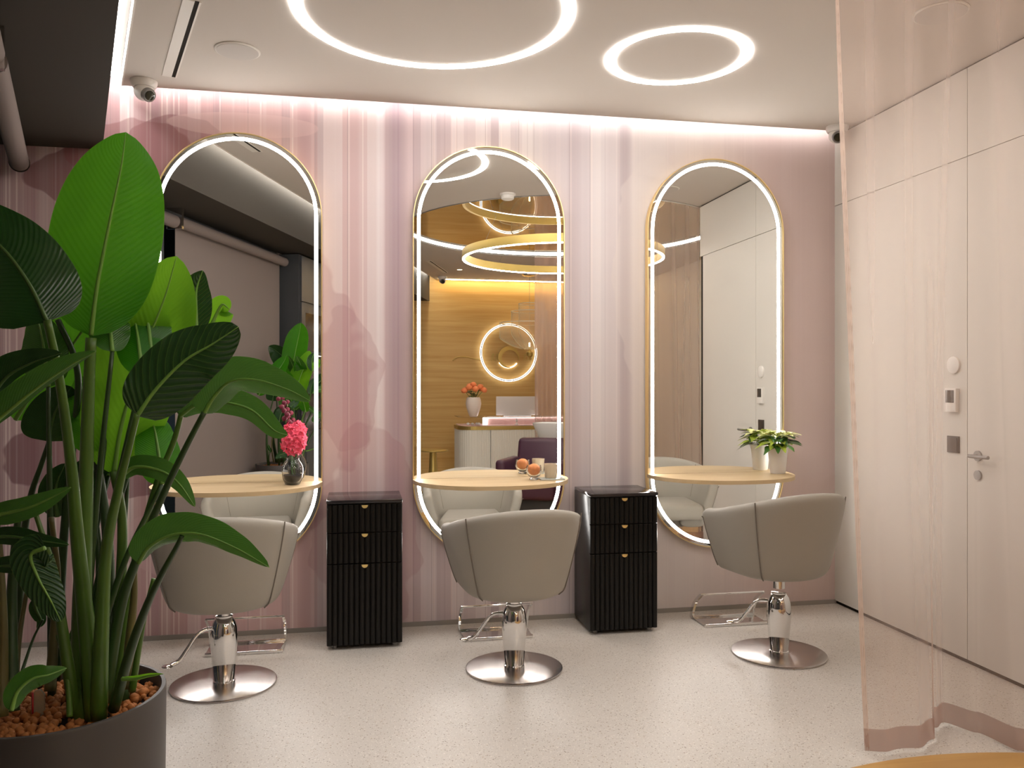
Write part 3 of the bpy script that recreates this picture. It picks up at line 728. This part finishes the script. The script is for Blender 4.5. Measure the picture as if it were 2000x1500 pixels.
lathe(bm, pr+[(r-.003, z) for r, z in pr[::-1][:-2]]+[(.03, .005)], 40, (1.083, 4.545, TZ+.0085)); tag(fin('frosted_cup', bm, M_FROST, ang=60), 'frosted beige glass cup on the glass coaster', 'cup')
# poinsettia on the right shelf
e = empty('potted_poinsettia', (2.525, 4.60, TZ)); tag(e, 'pale green poinsettia in a white pot on the right shelf', 'potted plant')
bm = bmesh.new(); pr = [(.043, 0), (.045, .003), (.058, .13), (.063, .155), (.0635, .160)]
lathe(bm, pr+[(.0605, .158), (.056, .13), (.02, .125)], 48); fin('pot', bm, mat('white_pot', (.76,.73,.71), .4), e, ang=50)
bm = bmesh.new(); lathe(bm, [(.0555, .132), (.03, .138), (.005, .139)], 24); fin('soil', bm, M_SOIL, e)
def star_leaf(ang, el, ln, wd, base, m, nm, droop=.3):
    bm = bmesh.new(); d = Vector((math.cos(ang), math.sin(ang), 0)); s = Vector((-d.y, d.x, 0)); n = 8; rows = []
    for i in range(n+1):
        t = i/n; wv = wd*(math.sin(PI*t**.75)**.8)*(1+.25*math.sin(t*9+ang)) if 0 < t < 1 else .0008
        c = Vector(base)+d*(ln*t*math.cos(el))+Vector((0, 0, ln*(t*math.sin(el)-droop*t*t)))
        rows.append([bm.verts.new(c+s*wv*q+Vector((0, 0, abs(q)*wv*.25))) for q in (-1, -.5, 0, .5, 1)])
    for a, b in zip(rows, rows[1:]):
        for i in range(4): bm.faces.new((a[i], a[i+1], b[i+1], b[i]))
    return fin(nm, bm, m, e, ang=180)
mB = mat('pale_bract', (.78,.80,.36), .5, noise=.2, nscale=40); mD = mat('dark_poinsettia_leaf', (.045,.13,.02), .4); mB2 = mat('lime_leaf', (.36,.46,.05), .45)
rnd = random.Random(3)
bm = bmesh.new()
for k in range(7):
    a = k*2*PI/7; r = .035 if k else 0; tube(bm, spline([(.01*math.cos(a), .01*math.sin(a), .135), (.6*r*math.cos(a), .6*r*math.sin(a), .17), (r*math.cos(a), r*math.sin(a), .226)], 6), .0025, 6)
fin('stem', bm, mat('poinsettia_stem', (.16,.16,.05), .5), e)
for k in range(28):
    a = rnd.uniform(0, 2*PI); star_leaf(a, rnd.uniform(-.05, .35), rnd.uniform(.10, .15), rnd.uniform(.024, .034), (.02*math.cos(a), .02*math.sin(a), rnd.uniform(.165, .222)), mD if k % 3 else mB2, 'leaf', .35)
for hd in range(5):
    ha = hd*2*PI/5+.4; hr = .055; hc = (hr*math.cos(ha), hr*math.sin(ha), .226+.008*rnd.random())
    for k in range(8):
        a = k*2*PI/8+rnd.uniform(-.25, .25); star_leaf(a, rnd.uniform(.10, .65), rnd.uniform(.075, .105), rnd.uniform(.016, .023), hc, mB if rnd.random() < .8 else mB2, 'bract', .3)

# ------------------------------------------------------------------ reception side (seen in the mirrors)
# hanging brass ring lamp
e = empty('ring_pendant_lamp', (RC[0], RC[1], 2.715)); tag(e, 'large brass ring pendant lamp, lit below, seen in the middle mirror', 'pendant lamp')
bm = bmesh.new(); annulus(bm, 1.022, 1.052, .004, .085, 128); fin('brass_ring', bm, M_GOLDS, e, ang=40)
bm = bmesh.new(); annulus(bm, 1.026, 1.048, -.004, .004, 128); fin('light_diffuser', bm, E_PEND, e, smooth=False)
for k in range(4):
    a = R(150+90*k); bm = bmesh.new(); tube(bm, [Vector((1.037*math.cos(a), 1.037*math.sin(a), .08)), Vector((.9*math.cos(a), .9*math.sin(a), .342))], .0015, 6); fin('wire', bm, M_GREY, e)
# oak-wall halo sign
e = empty('halo_sign', (2.27, -2.94, 1.907)); tag(e, 'round glowing halo sign with a brass crescent on the oak wall', 'sign')
def vtorus(name, R0, R1, y0, y1, m, a0=0, a1=360, cx=0, cz=0, taper=False, n=72):
    bm = bmesh.new(); rows = []
    for i in range(n+1):
        a = R(a0+(a1-a0)*i/n); k = math.sin(PI*i/n) if taper else 1; ri = R1-(R1-R0)*max(.06, k)
        rows.append([bm.verts.new((cx+r*math.cos(a), y, cz+r*math.sin(a))) for r, y in ((ri, y0), (R1, y0), (R1, y1), (ri, y1))])
    for a, b in zip(rows, rows[1:]):
        for k in range(4): bm.faces.new((a[k], a[(k+1) % 4], b[(k+1) % 4], b[k]))
    if taper: bm.faces.new(rows[0]); bm.faces.new(rows[-1][::-1])
    return fin(name, bm, m, e, ang=40)
vtorus('light_ring', .416, .426, .035, .050, E_SIGN); vtorus('light_ring', .437, .447, .035, .050, E_SIGN); vtorus('ring_channel', .425, .438, 0, .062, M_GREY)
vtorus('brass_crescent', .10, .165, .02, .055, M_GOLDS, -20, 290, 0, -.07, True); vtorus('crescent_light', .155, .168, .0, .02, E_SIGN, -150, -35, 0, -.07)
bm = bmesh.new()
def scr(pts, r=.006): tube(bm, spline([(x, .012, z) for x, z in pts], 24), r, 8)
scr([(-.86,-.13), (-.80,-.08), (-.66,-.07), (-.52,-.10), (-.40,-.11)], .007)
fin('flourish', bm, M_GOLDS, e, ang=180)
bm = bmesh.new()
for k, x in enumerate((-.26, -.20, .24, .30, .36)):
    scr([(x,-.13), (x+.012,-.04), (x+.03,-.02), (x+.022,-.10), (x+.05,-.12)], .005)
scr([(.40,-.03), (.44,-.10), (.39,-.18)], .005); fin('script_lettering', bm, M_GOLDS, e, ang=180)
# reception desk
e = empty('reception_desk', (2.1, -1.85, 0)); tag(e, 'white fluted reception desk with a brass band and glass display top', 'desk')
def deskpts(o):
    x0, x1, y0, y1, r = -.75-o, 1.0, -.32, .30+o, .22+o
    return [(x0, y0), (x1, y0), (x1, y1)]+[(x0+r-r*math.sin(R(9*i)), y1-r+r*math.cos(R(9*i))) for i in range(11)]
bm = bmesh.new(); pts = []; base = deskpts(0)
for i in range(len(base)):
    a = Vector(base[i]); b = Vector(base[(i+1) % len(base)]); L = (b-a).length; nn = max(1, int(L/.012))
    nrm = Vector(((b-a).y, -(b-a).x)).normalized()
    for k in range(nn): pts.append(tuple(a+(b-a)*k/nn+nrm*(.004*(k % 2))))
prism(bm, pts, 0, .795); fin('fluted_body', bm, mat('desk_white', (.72,.68,.60), .5), e, smooth=False)
bm = bmesh.new(); bx(bm, -.33, -.327, .304, .310, .01, .79); fin('panel_joint', bm, M_GAP, e, smooth=False)
bm = bmesh.new(); prism(bm, deskpts(.01), .795, .845); fin('brass_band', bm, M_GOLDS, e, smooth=False)
bm = bmesh.new(); prism(bm, deskpts(-.02), .845, .855); fin('display_tray', bm, mat('blush_tray', (.75,.50,.47), .5), e, smooth=False)
bm = bmesh.new(); bx(bm, -.35, .98, .05, .06, .855, .955); fin('display_back', bm, mat('blush_tray', (.75,.50,.47), .5), e, smooth=False)
bm = bmesh.new(); bx(bm, -.35, .98, .055, .075, .952, .960); fin('display_light', bm, emat('display_glow', (1,.9,.88), 6), e, smooth=False)
bm = bmesh.new(); bx(bm, -.40, -.34, .06, .08, .857, .957); fin('display_light', bm, emat('display_glow', (1,.9,.88), 6), e, smooth=False)
bm = bmesh.new(); prism(bm, deskpts(0), .962, .972); fin('glass_top', bm, M_GLASS, e, smooth=False)
bm = bmesh.new(); 
for a, b in (((-.75, .28), (1.0, .28)), ): bx(bm, -.60, 1.0, .290, .296, .846, .962)
fin('glass_front', bm, M_GLASS, e, smooth=False)
for k, x in enumerate((-.62, -.56, -.50, -.47)):
    bm = bmesh.new(); ball(bm, (2.1+x, -1.70+.02*(k % 2), .873), .018, 2, (1.2,1,1), .3); tag(fin('white_trinket', bm, M_WHITE), ('white trinket at the left end of the glass display', 'white trinket second from the left in the glass display', 'white trinket third from the left in the glass display', 'white trinket fourth from the left in the glass display')[k], 'ornament', 'trinkets in the display')
bm = bmesh.new(); lathe(bm, [(.03, 0), (.022, .01), (.006, .03), (.018, .05), (.014, .07), (.004, .085)], 24, (2.16, -1.68, .856)); tag(fin('perfume_bottle', bm, M_WHITE), 'small white bottle in the glass display under the screen', 'bottle')
# vase of roses on the desk
DZ = .9725
e = empty('rose_vase', (1.56, -1.72, DZ)); tag(e, 'white vase of orange roses on the reception desk', 'vase')
bm = bmesh.new(); pr = [(.045, 0), (.06, .01), (.098, .12), (.108, .18), (.10, .235), (.088, .265)]
lathe(bm, pr+[(.082, .262), (.09, .2), (.04, .02)], 40); fin('vase', bm, mat('blush_ceramic', (.80,.68,.60), .35), e, ang=60)
rnd = random.Random(5); mR = mat('orange_petal', (.90,.26,.09), .5)
for k, (x, y, z) in enumerate(((-.13,.02,.36), (-.07,.05,.40), (0,.0,.44), (.02,.06,.38), (.09,.02,.41), (.14,.03,.37), (.10,-.04,.39), (-.04,-.05,.42))):
    bm = bmesh.new(); tube(bm, [Vector((0,0,.2)), Vector((x,y,z))], .004, 6); st = fin('stem', bm, mat('flower_stem', (.10,.20,.05), .5), e)
    bm = bmesh.new()
    for q in range(3): ball(bm, (x, y, z+.004*q), .046-.010*q, 2, (1,1,.85+.15*q), .35)
    fin('rose', bm, mR, e, ang=180)
bm = bmesh.new()
for k in range(16):
    a = k*2.4; c = Vector((.05*math.cos(a)-.03, .05*math.sin(a)+.02, .28+.08*((k*7) % 5)/5)); d = Vector((math.cos(a), math.sin(a), .2)).normalized()*.05; s = Vector((-d.y, d.x, .01))*.5
    bm.faces.new([bm.verts.new(c+q) for q in (-d, s, d, -s)])
fin('foliage', bm, mat('rose_leaf', (.03,.09,.02), .5), e, smooth=False)
e = empty('desk_screen', (2.16, -1.80, DZ)); tag(e, 'white back of a wide desk screen on the reception desk', 'screen')
box('panel', -.27, .33, -.012, .012, .012, .275, mat('screen_back', (.66,.60,.56), .45), e, .004); box('foot', -.16, .22, -.06, .06, 0, .012, M_WHITE, e, .002)
# wall of glass bells
e = empty('glass_pendant_lamp', (2.43, -2.1, 0)); tag(e, 'clear glass pendant lamp of nested bells with a brass tip, hanging over the desk', 'pendant lamp')
M_THIN = sheer('blown_glass', (.88,.88,.76), .10, True); 
def bell(R0, zt, zb, ox):
    bm = bmesh.new(); pr = []
    for i in range(19):
        t = i/18; z = zb+(zt-zb)*t; pr.append((R0*min(1, (.06+t*2.3))**.5 if t < .41 else R0*(1.0-.02*(t-.41)), z))
    lathe(bm, [(r*(1 if True else 1), z) for r, z in pr], 48, (ox, 0, 0), cap=False); fin('glass_bell', bm, M_THIN, e, ang=180)
    bm = bmesh.new(); annulus(bm, R0*.988-.006, R0*.988+.003, zt-.003, zt+.006, 48, (ox, 0)); fin('glass_rim', bm, mat('glass_rim_white', (.8,.8,.72), .2), e, smooth=False)
bell(.41, 2.30, 1.93, -.03); bell(.27, 2.47, 1.92, 0); bell(.19, 2.58, 1.92, .03)
bm = bmesh.new(); lathe(bm, [(.01, 1.80), (.045, 1.83), (.05, 1.88), (.02, 1.90), (.012, 1.96)], 24); fin('brass_tip', bm, M_GOLDS, e)
bm = bmesh.new(); lathe(bm, [(.011, 1.96), (.011, 2.02)], 16); fin('lamp', bm, emat('bulb_glow', (1,.82,.5), 10), e)
bm = bmesh.new(); tube(bm, [Vector((0, 0, 1.95)), Vector((0, 0, HC))], .003, 6); fin('cord', bm, M_GREY, e)
bm = bmesh.new(); lathe(bm, [(.11, HC+.001), (.10, HC-.02), (.03, HC-.035)], 32); fin('canopy', bm, M_CHROME, e)
# purple wash chair with basin
e = empty('wash_chair', (1.96, .62, 0), R(28)); tag(e, 'deep purple hair-washing armchair seen in the middle mirror', 'armchair')
def cush(nm, x0, x1, y0, y1, z0, z1, b=.05, shear=0):
    bm = bmesh.new(); bx(bm, x0, x1, y0, y1, z0, z1, b, 4)
    for v in bm.verts: v.co.y -= shear*(v.co.z-z0)
    return fin(nm, bm, M_PURPLE, e, ang=80)
cush('seat', -.28, .28, -.20, .42, .18, .42); cush('armrest', -.38, -.27, -.20, .40, .12, .60, .04); cush('armrest', .27, .38, -.20, .40, .12, .60, .04)
cush('backrest', -.33, .33, -.28, -.14, .25, .80, .05, .28); box('plinth', -.28, .28, -.2, .3, 0, .18, M_DARK, e, .01)
e2 = empty('wash_basin', (2.33, -.06, 0), R(28)); tag(e2, 'white tapered hair-wash basin behind the purple armchair', 'basin')
bm = bmesh.new(); rows = []
for z, a, b in ((.62, .12, .10), (.78, .20, .17), (.93, .27, .22), (.955, .275, .225), (.955, .25, .20), (.90, .22, .17), (.82, .12, .10)):
    rows.append([bm.verts.new((a*math.copysign(abs(math.cos(2*PI*i/32))**.6, math.cos(2*PI*i/32)), b*math.copysign(abs(math.sin(2*PI*i/32))**.6, math.sin(2*PI*i/32)), z)) for i in range(32)])
for a, b in zip(rows, rows[1:]):
    for i in range(32): bm.faces.new((a[i], a[(i+1) % 32], b[(i+1) % 32], b[i]))
bm.faces.new(rows[0]); bm.faces.new(rows[-1]); fin('bowl', bm, mat('white_ceramic', (.80,.78,.76), .15), e2, ang=50)
box('pedestal', -.10, .10, -.10, .08, 0, .63, M_DARK, e2, .01)
# brass side table
e = empty('side_table', (.96, -1.25, 0)); tag(e, 'round brass side table left of the reception desk', 'table')
bm = bmesh.new(); lathe(bm, [(.19, .54), (.20, .545), (.20, .555), (.19, .56)], 48); fin('table_top', bm, M_GOLDS, e)
bm = bmesh.new(); lathe(bm, [(.10, .01), (.055, .30), (.045, .54)], 32); fin('column', bm, M_GOLDS, e)
bm = bmesh.new(); lathe(bm, [(.15, 0), (.15, .01), (.10, .015)], 40); fin('base', bm, M_GOLDS, e)

# ------------------------------------------------------------------ big potted plant (strelitzia-like)
PC = Vector((-.662, 1.965, 0)); PR = .228
plant = empty('potted_plant', PC); tag(plant, 'tall leafy green plant in a round anthracite planter, left foreground', 'potted plant')
def padd(name, bm, m, ang=180):
    bmesh.ops.translate(bm, verts=bm.verts[:], vec=-PC); return fin(name, bm, m, plant, ang=ang)
bm = bmesh.new(); lathe(bm, [(PR-.03, 0), (PR-.012, .01), (PR-.004, .35), (PR, .707), (PR-.002, .712), (PR-.010, .712), (PR-.013, .707), (PR-.015, .65)], 96, (PC.x, PC.y, 0)); padd('planter', bm, M_POT, 40)
bm = bmesh.new(); lathe(bm, [(PR-.016, .655), (.05, .660)], 48, (PC.x, PC.y, 0)); padd('soil', bm, M_SOIL)
rnd = random.Random(11); bm = bmesh.new()
for k in range(900):
    r = (PR-.022)*math.sqrt(rnd.random()); a = rnd.uniform(0, 2*PI); rr = rnd.uniform(.006, .0115)
    ret = bmesh.ops.create_icosphere(bm, subdivisions=1, radius=rr)
    c = Vector((PC.x+r*math.cos(a), PC.y+r*math.sin(a), .672+rnd.uniform(0, .012)+.01*(1-r/PR)))
    for v in ret['verts']: v.co = v.co*rnd.uniform(.85, 1.15)+c
o = padd('clay_pebbles', bm, M_CLAY); o['kind'] = 'stuff'
# water gauge stuck in the pebbles
g = P(62, 1400, 1.76); g.z = .70
bm = bmesh.new(); V = []
out = [(.0,.0), (.0,.055), (.007,.068), (.018,.070), (.026,.058), (.026,.012), (.015,0)]
a = [bm.verts.new((g.x+x, g.y-.003, .672+z)) for x, z in out]; b = [bm.verts.new((g.x+x, g.y+.003, .672+z)) for x, z in out]
bm.faces.new(a); bm.faces.new(b)
for i in range(7): bm.faces.new((a[i], a[(i+1) % 7], b[(i+1) % 7], b[i]))
padd('water_gauge', bm, mat('gauge_glass', (.75,.72,.60), .1, trans=.7), 30)
bm = bmesh.new(); tube(bm, [Vector((g.x+.004, g.y-.006, .675)), Vector((g.x+.004, g.y-.006, .738))], .002, 8); padd('gauge_float', bm, mat('red_float', (.45,.02,.03), .4))

LM = {'b': leafmat('backlit_leaf', (.014,.13,.002), (.034,.20,.003), (.14,.36,.02), .42, .36),  # this green and the lime one have lamp backlight put into their colour
      'y': leafmat('lime_backlit_leaf', (.07,.25,.003), (.12,.33,.006), (.24,.46,.03), .48, .4),
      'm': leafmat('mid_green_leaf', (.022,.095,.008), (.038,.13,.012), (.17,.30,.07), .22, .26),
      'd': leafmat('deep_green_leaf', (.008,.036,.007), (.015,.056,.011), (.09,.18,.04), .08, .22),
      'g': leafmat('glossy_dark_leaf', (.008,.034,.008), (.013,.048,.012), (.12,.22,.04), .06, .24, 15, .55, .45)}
M_STEM = mat('green_stem', (.055,.115,.014), .35, noise=.3, nscale=14); M_STEMD = mat('dark_stem', (.022,.050,.010), .4, noise=.3, nscale=14)
M_STEMB = mat('bronze_stem', (.10,.085,.025), .4, noise=.4, nscale=10)
def leaf(pts, wL, wR, m='m', roll=0, fold=12, pk=.72, pw=.72, wav=.04, n=40, nv=8, bow=.0, seed=0):
    """pts: (px, py, depth) along the midrib from stalk to tip; widths in photo px at that depth (left / right looking along the rib)"""
    W = [P(*p) for p in pts]; c = spline(W, n); dm = sum(p[2] for p in pts)/len(pts); k = dm/FPX
    bm = bmesh.new(); uvl = bm.loops.layers.uv.new('UVMap'); rows = []; uvs = {}
    for i, p in enumerate(c):
        t = i/n; T = (c[min(i+1, n)]-c[max(i-1, 0)]).normalized(); V = (p-Vector((0, 0, EYE))).normalized()
        Sd = T.cross(V).normalized()                       # to the right of the rib as seen
        rl = roll(t) if callable(roll) else roll
        Sd = (Matrix.Rotation(R(rl), 3, T) @ Sd).normalized(); N = Sd.cross(T).normalized()
        env = max(0.0, math.sin(PI*min(1, t**pk)))**pw
        if t < .02: env = max(env, .05)
        row = []
        for j in range(-nv, nv+1):
            q = j/nv; wd = (wR if q > 0 else wL)*k*env
            f = R(fold); x = abs(q)
            wv = wav*wd*math.sin(t*17+seed+q*2)*x*x + wav*.5*wd*math.sin(t*41+seed*3)*x**3
            pos = p+Sd*(q*wd*math.cos(f))+N*(x*wd*math.sin(f)+bow*wd*x*x+wv)
            v = bm.verts.new(pos); uvs[v] = (.5+.5*q, t); row.append(v)
        rows.append(row)
    for a, b in zip(rows, rows[1:]):
        for j in range(2*nv):
            f = bm.faces.new((a[j], a[j+1], b[j+1], b[j]))
            for lp in f.loops: lp[uvl].uv = uvs[lp.vert]
    # raised midrib underneath
    o = padd('leaf', bm, LM[m])
    bm = bmesh.new(); tube(bm, [p for p in c], [max(.0008, .0048*(1-.85*i/n)*(dm/1.7)) for i in range(n+1)], 8)
    bmesh.ops.translate(bm, verts=bm.verts[:], vec=-PC)
    r = fin('midrib', bm, mat('midrib_green', (.13,.26,.04), .4) if m in 'bymg' else mat('midrib_dark', (.05,.11,.02), .4), o, ang=180)
    return o
def stem(pts, w0, w1, m=M_STEM, n=30):
    """w0 at the leaf, w1 at the foot, px"""
    W = [P(*p) for p in pts]; c = spline(W, n); q = []
    rs = [(w0+(w1-w0)*(i/n)**1.6)*.5*(pts[0][2]+(pts[-1][2]-pts[0][2])*i/n)/FPX for i in range(n+1)]
    bm = bmesh.new(); tube(bm, c, rs, 12); return padd('stem', bm, m)
# --- leaves: big upright, behind first
leaf([(178,655,1.80),(190,560,1.80),(215,430,1.80),(236,330,1.80),(246,258,1.80)], 102, 100, 'b', 0, 8, .80, .62, .03, bow=.05, seed=1)
stem([(178,660,1.80),(172,800,1.80),(166,1010,1.79),(160,1200,1.78),(163,1400,1.745)], 20, 46)
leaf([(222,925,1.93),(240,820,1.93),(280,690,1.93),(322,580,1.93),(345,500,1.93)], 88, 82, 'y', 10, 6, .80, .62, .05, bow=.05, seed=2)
stem([(222,920,1.93),(238,1010,1.93),(236,1140,1.92),(228,1260,1.90),(215,1370,1.85)], 16, 30)
leaf([(30,820,2.02),(70,760,2.02),(130,690,2.02),(190,600,2.02),(215,545,2.02)], 62, 66, 'b', 5, 8, .8, .65, .04, seed=3)
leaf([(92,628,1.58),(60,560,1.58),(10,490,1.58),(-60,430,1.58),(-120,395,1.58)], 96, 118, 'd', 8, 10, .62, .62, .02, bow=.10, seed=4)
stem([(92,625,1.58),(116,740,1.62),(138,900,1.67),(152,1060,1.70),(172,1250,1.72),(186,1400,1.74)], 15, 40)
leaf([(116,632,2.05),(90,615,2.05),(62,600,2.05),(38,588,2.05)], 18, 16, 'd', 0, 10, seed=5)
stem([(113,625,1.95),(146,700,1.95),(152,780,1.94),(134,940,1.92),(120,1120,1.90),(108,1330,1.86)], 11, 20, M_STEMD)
leaf([(384,655,2.02),(383,610,2.02),(384,565,2.02),(396,528,2.02)], 30, 36, 'g', -8, 10, .85, .7, .04, seed=6)
leaf([(405,655,2.10),(420,620,2.10),(434,595,2.10),(449,605,2.10)], 30, 22, 'y', 0, 5, .8, .6, .05, seed=7)
leaf([(268,812,1.60),(305,760,1.60),(360,705,1.60),(415,672,1.60),(466,638,1.60)], 66, 62, 'g', 0, 12, .66, .52, .03, bow=.08, seed=8)
stem([(268,808,1.60),(250,880,1.62),(228,970,1.64),(207,1080,1.67),(198,1250,1.70),(192,1400,1.735)], 12, 34)
leaf([(398,808,1.72),(418,775,1.72),(450,745,1.71),(500,742,1.70),(560,760,1.69),(606,783,1.68)], 44, 46, 'm', 28, 14, .62, .62, .03, bow=.15, seed=9)
stem([(399,805,1.72),(360,880,1.74),(315,975,1.76),(268,1090,1.78),(235,1190,1.80),(205,1370,1.80)], 11, 24, M_STEMD)
leaf([(352,812,1.90),(385,790,1.88),(430,785,1.86),(490,800,1.85),(535,840,1.84),(562,850,1.84)], 26, 30, 'm', 18, 10, .7, .6, .05, seed=10)
stem([(356,800,1.92),(340,860,1.92),(308,940,1.92),(276,1050,1.92),(252,1160,1.90),(222,1370,1.86)], 10, 20, M_STEM)
leaf([(362,815,1.98),(366,775,1.98),(378,735,1.98),(395,700,1.98)], 26, 30, 'd', 0, 10, .8, .6, .04, seed=31)
leaf([(232,935,1.88),(265,912,1.88),(315,920,1.87),(350,945,1.86),(381,990,1.86)], 20, 24, 'm', 12, 10, .75, .6, .05, seed=11)
leaf([(270,1100,1.56),(292,1068,1.55),(335,1045,1.54),(390,1043,1.53),(460,1070,1.52),(526,1108,1.51)], 30, 40, 'm', 32, 14, .75, .6, .05, bow=.2, seed=12)
stem([(356,1046,1.54),(343,1072,1.55),(318,1118,1.57),(288,1180,1.62),(255,1270,1.68),(222,1385,1.74)], 9, 22, M_STEMD)
stem([(300,1130,1.80),(285,1190,1.80),(272,1260,1.81),(258,1350,1.82)], 8, 14, M_STEM)
leaf([(88,1070,1.50),(60,1085,1.50),(75,1130,1.50),(100,1175,1.50),(119,1214,1.50)], 36, 40, 'g', 0, 10, .55, .5, .03, bow=.1, seed=13)
leaf([(40,1102,1.51),(20,1105,1.51),(-5,1106,1.51),(-20,1110,1.51)], 20, 14, 'd', 0, 10, seed=14)
stem([(70,1005,1.62),(88,1060,1.62),(108,1130,1.64),(122,1230,1.68),(148,1395,1.74)], 9, 26)
leaf([(-30,1010,1.55),(10,1003,1.55),(60,990,1.55),(100,972,1.55),(138,952,1.55)], 24, 24, 'm', 10, 10, .6, .6, .06, seed=15)
leaf([(-30,1050,1.60),(20,1048,1.60),(70,1055,1.60),(135,1064,1.60)], 18, 20, 'd', 15, 10, .7, .6, .04, seed=16)
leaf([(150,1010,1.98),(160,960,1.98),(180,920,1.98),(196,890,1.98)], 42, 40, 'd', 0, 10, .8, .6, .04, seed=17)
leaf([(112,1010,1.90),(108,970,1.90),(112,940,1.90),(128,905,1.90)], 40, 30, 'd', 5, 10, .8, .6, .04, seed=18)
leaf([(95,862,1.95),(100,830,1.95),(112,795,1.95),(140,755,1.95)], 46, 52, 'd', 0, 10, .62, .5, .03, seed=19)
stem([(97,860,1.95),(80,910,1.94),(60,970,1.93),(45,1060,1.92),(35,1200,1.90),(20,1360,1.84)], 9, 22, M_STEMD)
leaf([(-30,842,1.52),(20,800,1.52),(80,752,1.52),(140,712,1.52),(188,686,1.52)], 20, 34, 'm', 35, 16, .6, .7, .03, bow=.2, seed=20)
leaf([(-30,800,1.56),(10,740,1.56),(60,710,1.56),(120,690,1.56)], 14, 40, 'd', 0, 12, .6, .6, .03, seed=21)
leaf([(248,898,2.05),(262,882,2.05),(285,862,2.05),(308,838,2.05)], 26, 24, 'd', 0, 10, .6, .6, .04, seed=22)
stem([(250,895,2.04),(248,960,2.03),(240,1060,2.0),(232,1180,1.97),(222,1340,1.92)], 7, 16, M_STEMD)
stem([(182,860,1.98),(196,940,1.97),(210,1050,1.95),(216,1200,1.92),(238,1370,1.86)], 14, 32, M_STEMD)
stem([(205,1230,1.90),(196,1150,1.93),(192,1060,1.95),(180,960,1.98)][::-1], 10, 22, M_STEMD)
leaf([(22,1388,1.45),(35,1350,1.46),(65,1325,1.47),(95,1318,1.48),(130,1305,1.50)], 26, 24, 'm', 20, 14, .75, .6, .05, bow=.15, seed=23)
leaf([(239,1326,1.66),(262,1326,1.65),(290,1320,1.64),(319,1316,1.63)], 5, 7, 'y', 40, 10, .7, .6, .04, seed=24)
leaf([(200,1215,2.0),(185,1222,2.0),(160,1230,2.0),(134,1252,2.0)], 26, 30, 'd', 0, 10, .6, .6, .04, seed=25)
leaf([(66,1170,1.95),(70,1190,1.95),(80,1212,1.95),(72,1228,1.95)], 12, 12, 'd', 0, 10, seed=26)
stem([(84,1210,1.94),(66,1245,1.93),(50,1290,1.90),(36,1335,1.86)], 4, 8, M_STEMD)
stem([(-10,980,1.75),(0,1100,1.74),(5,1230,1.72),(2,1400,1.68)], 12, 26, M_STEMB)
stem([(40,980,1.80),(28,1080,1.79),(22,1200,1.77),(22,1390,1.71)], 12, 30, M_STEMD)
stem([(60,1120,1.86),(48,1180,1.85),(36,1260,1.82),(30,1360,1.78)], 8, 12, M_STEMB)
stem([(100,1010,1.85),(112,1120,1.85),(106,1230,1.84),(98,1350,1.80)], 10, 22, M_STEMB)
stem([(112,1240,1.72),(128,1300,1.71),(134,1350,1.70),(136,1400,1.69)], 7, 12)
stem([(262,1090,1.86),(262,1160,1.86),(254,1250,1.85),(250,1345,1.83)], 10, 26, M_STEMB)
stem([(200,1290,1.80),(186,1330,1.79),(176,1400,1.735)], 20, 26, M_STEMB)
# leaves on the side away from the camera, seen in the mirror
rnd = random.Random(21)
for k in range(9):
    a = R(60+rnd.uniform(-75, 75)); h = rnd.uniform(1.15, 1.55); r = rnd.uniform(.10, .22)
    b0 = PC+Vector((.05*math.cos(a), .05*math.sin(a), .69)); b1 = PC+Vector((r*math.cos(a), r*math.sin(a), h))
    # keep them inside the silhouette of the plant as photographed
    rel = b1-Vector((0, 0, EYE)); d = rel.dot(FW); px = 1000+FPX*rel.dot(RT)/d
    if px > 330: continue
    bm = bmesh.new(); tube(bm, spline([b0, (b0+b1)/2+Vector((0, 0, .05)), b1], 14), [.009-.0045*i/14 for i in range(15)], 10); padd('stem', bm, M_STEMD)
    rel = b1-Vector((0, 0, EYE)); py = HOR-FPX*rel.z/d
    leaf([(px, py, d), (px-6, py-55, d+.02), (px-14, py-105, d+.05), (px-26, py-150, d+.09)], 42, 42, 'm' if k % 2 else 'b', rnd.uniform(-20, 20), 12, .72, .6, .05, seed=40+k)
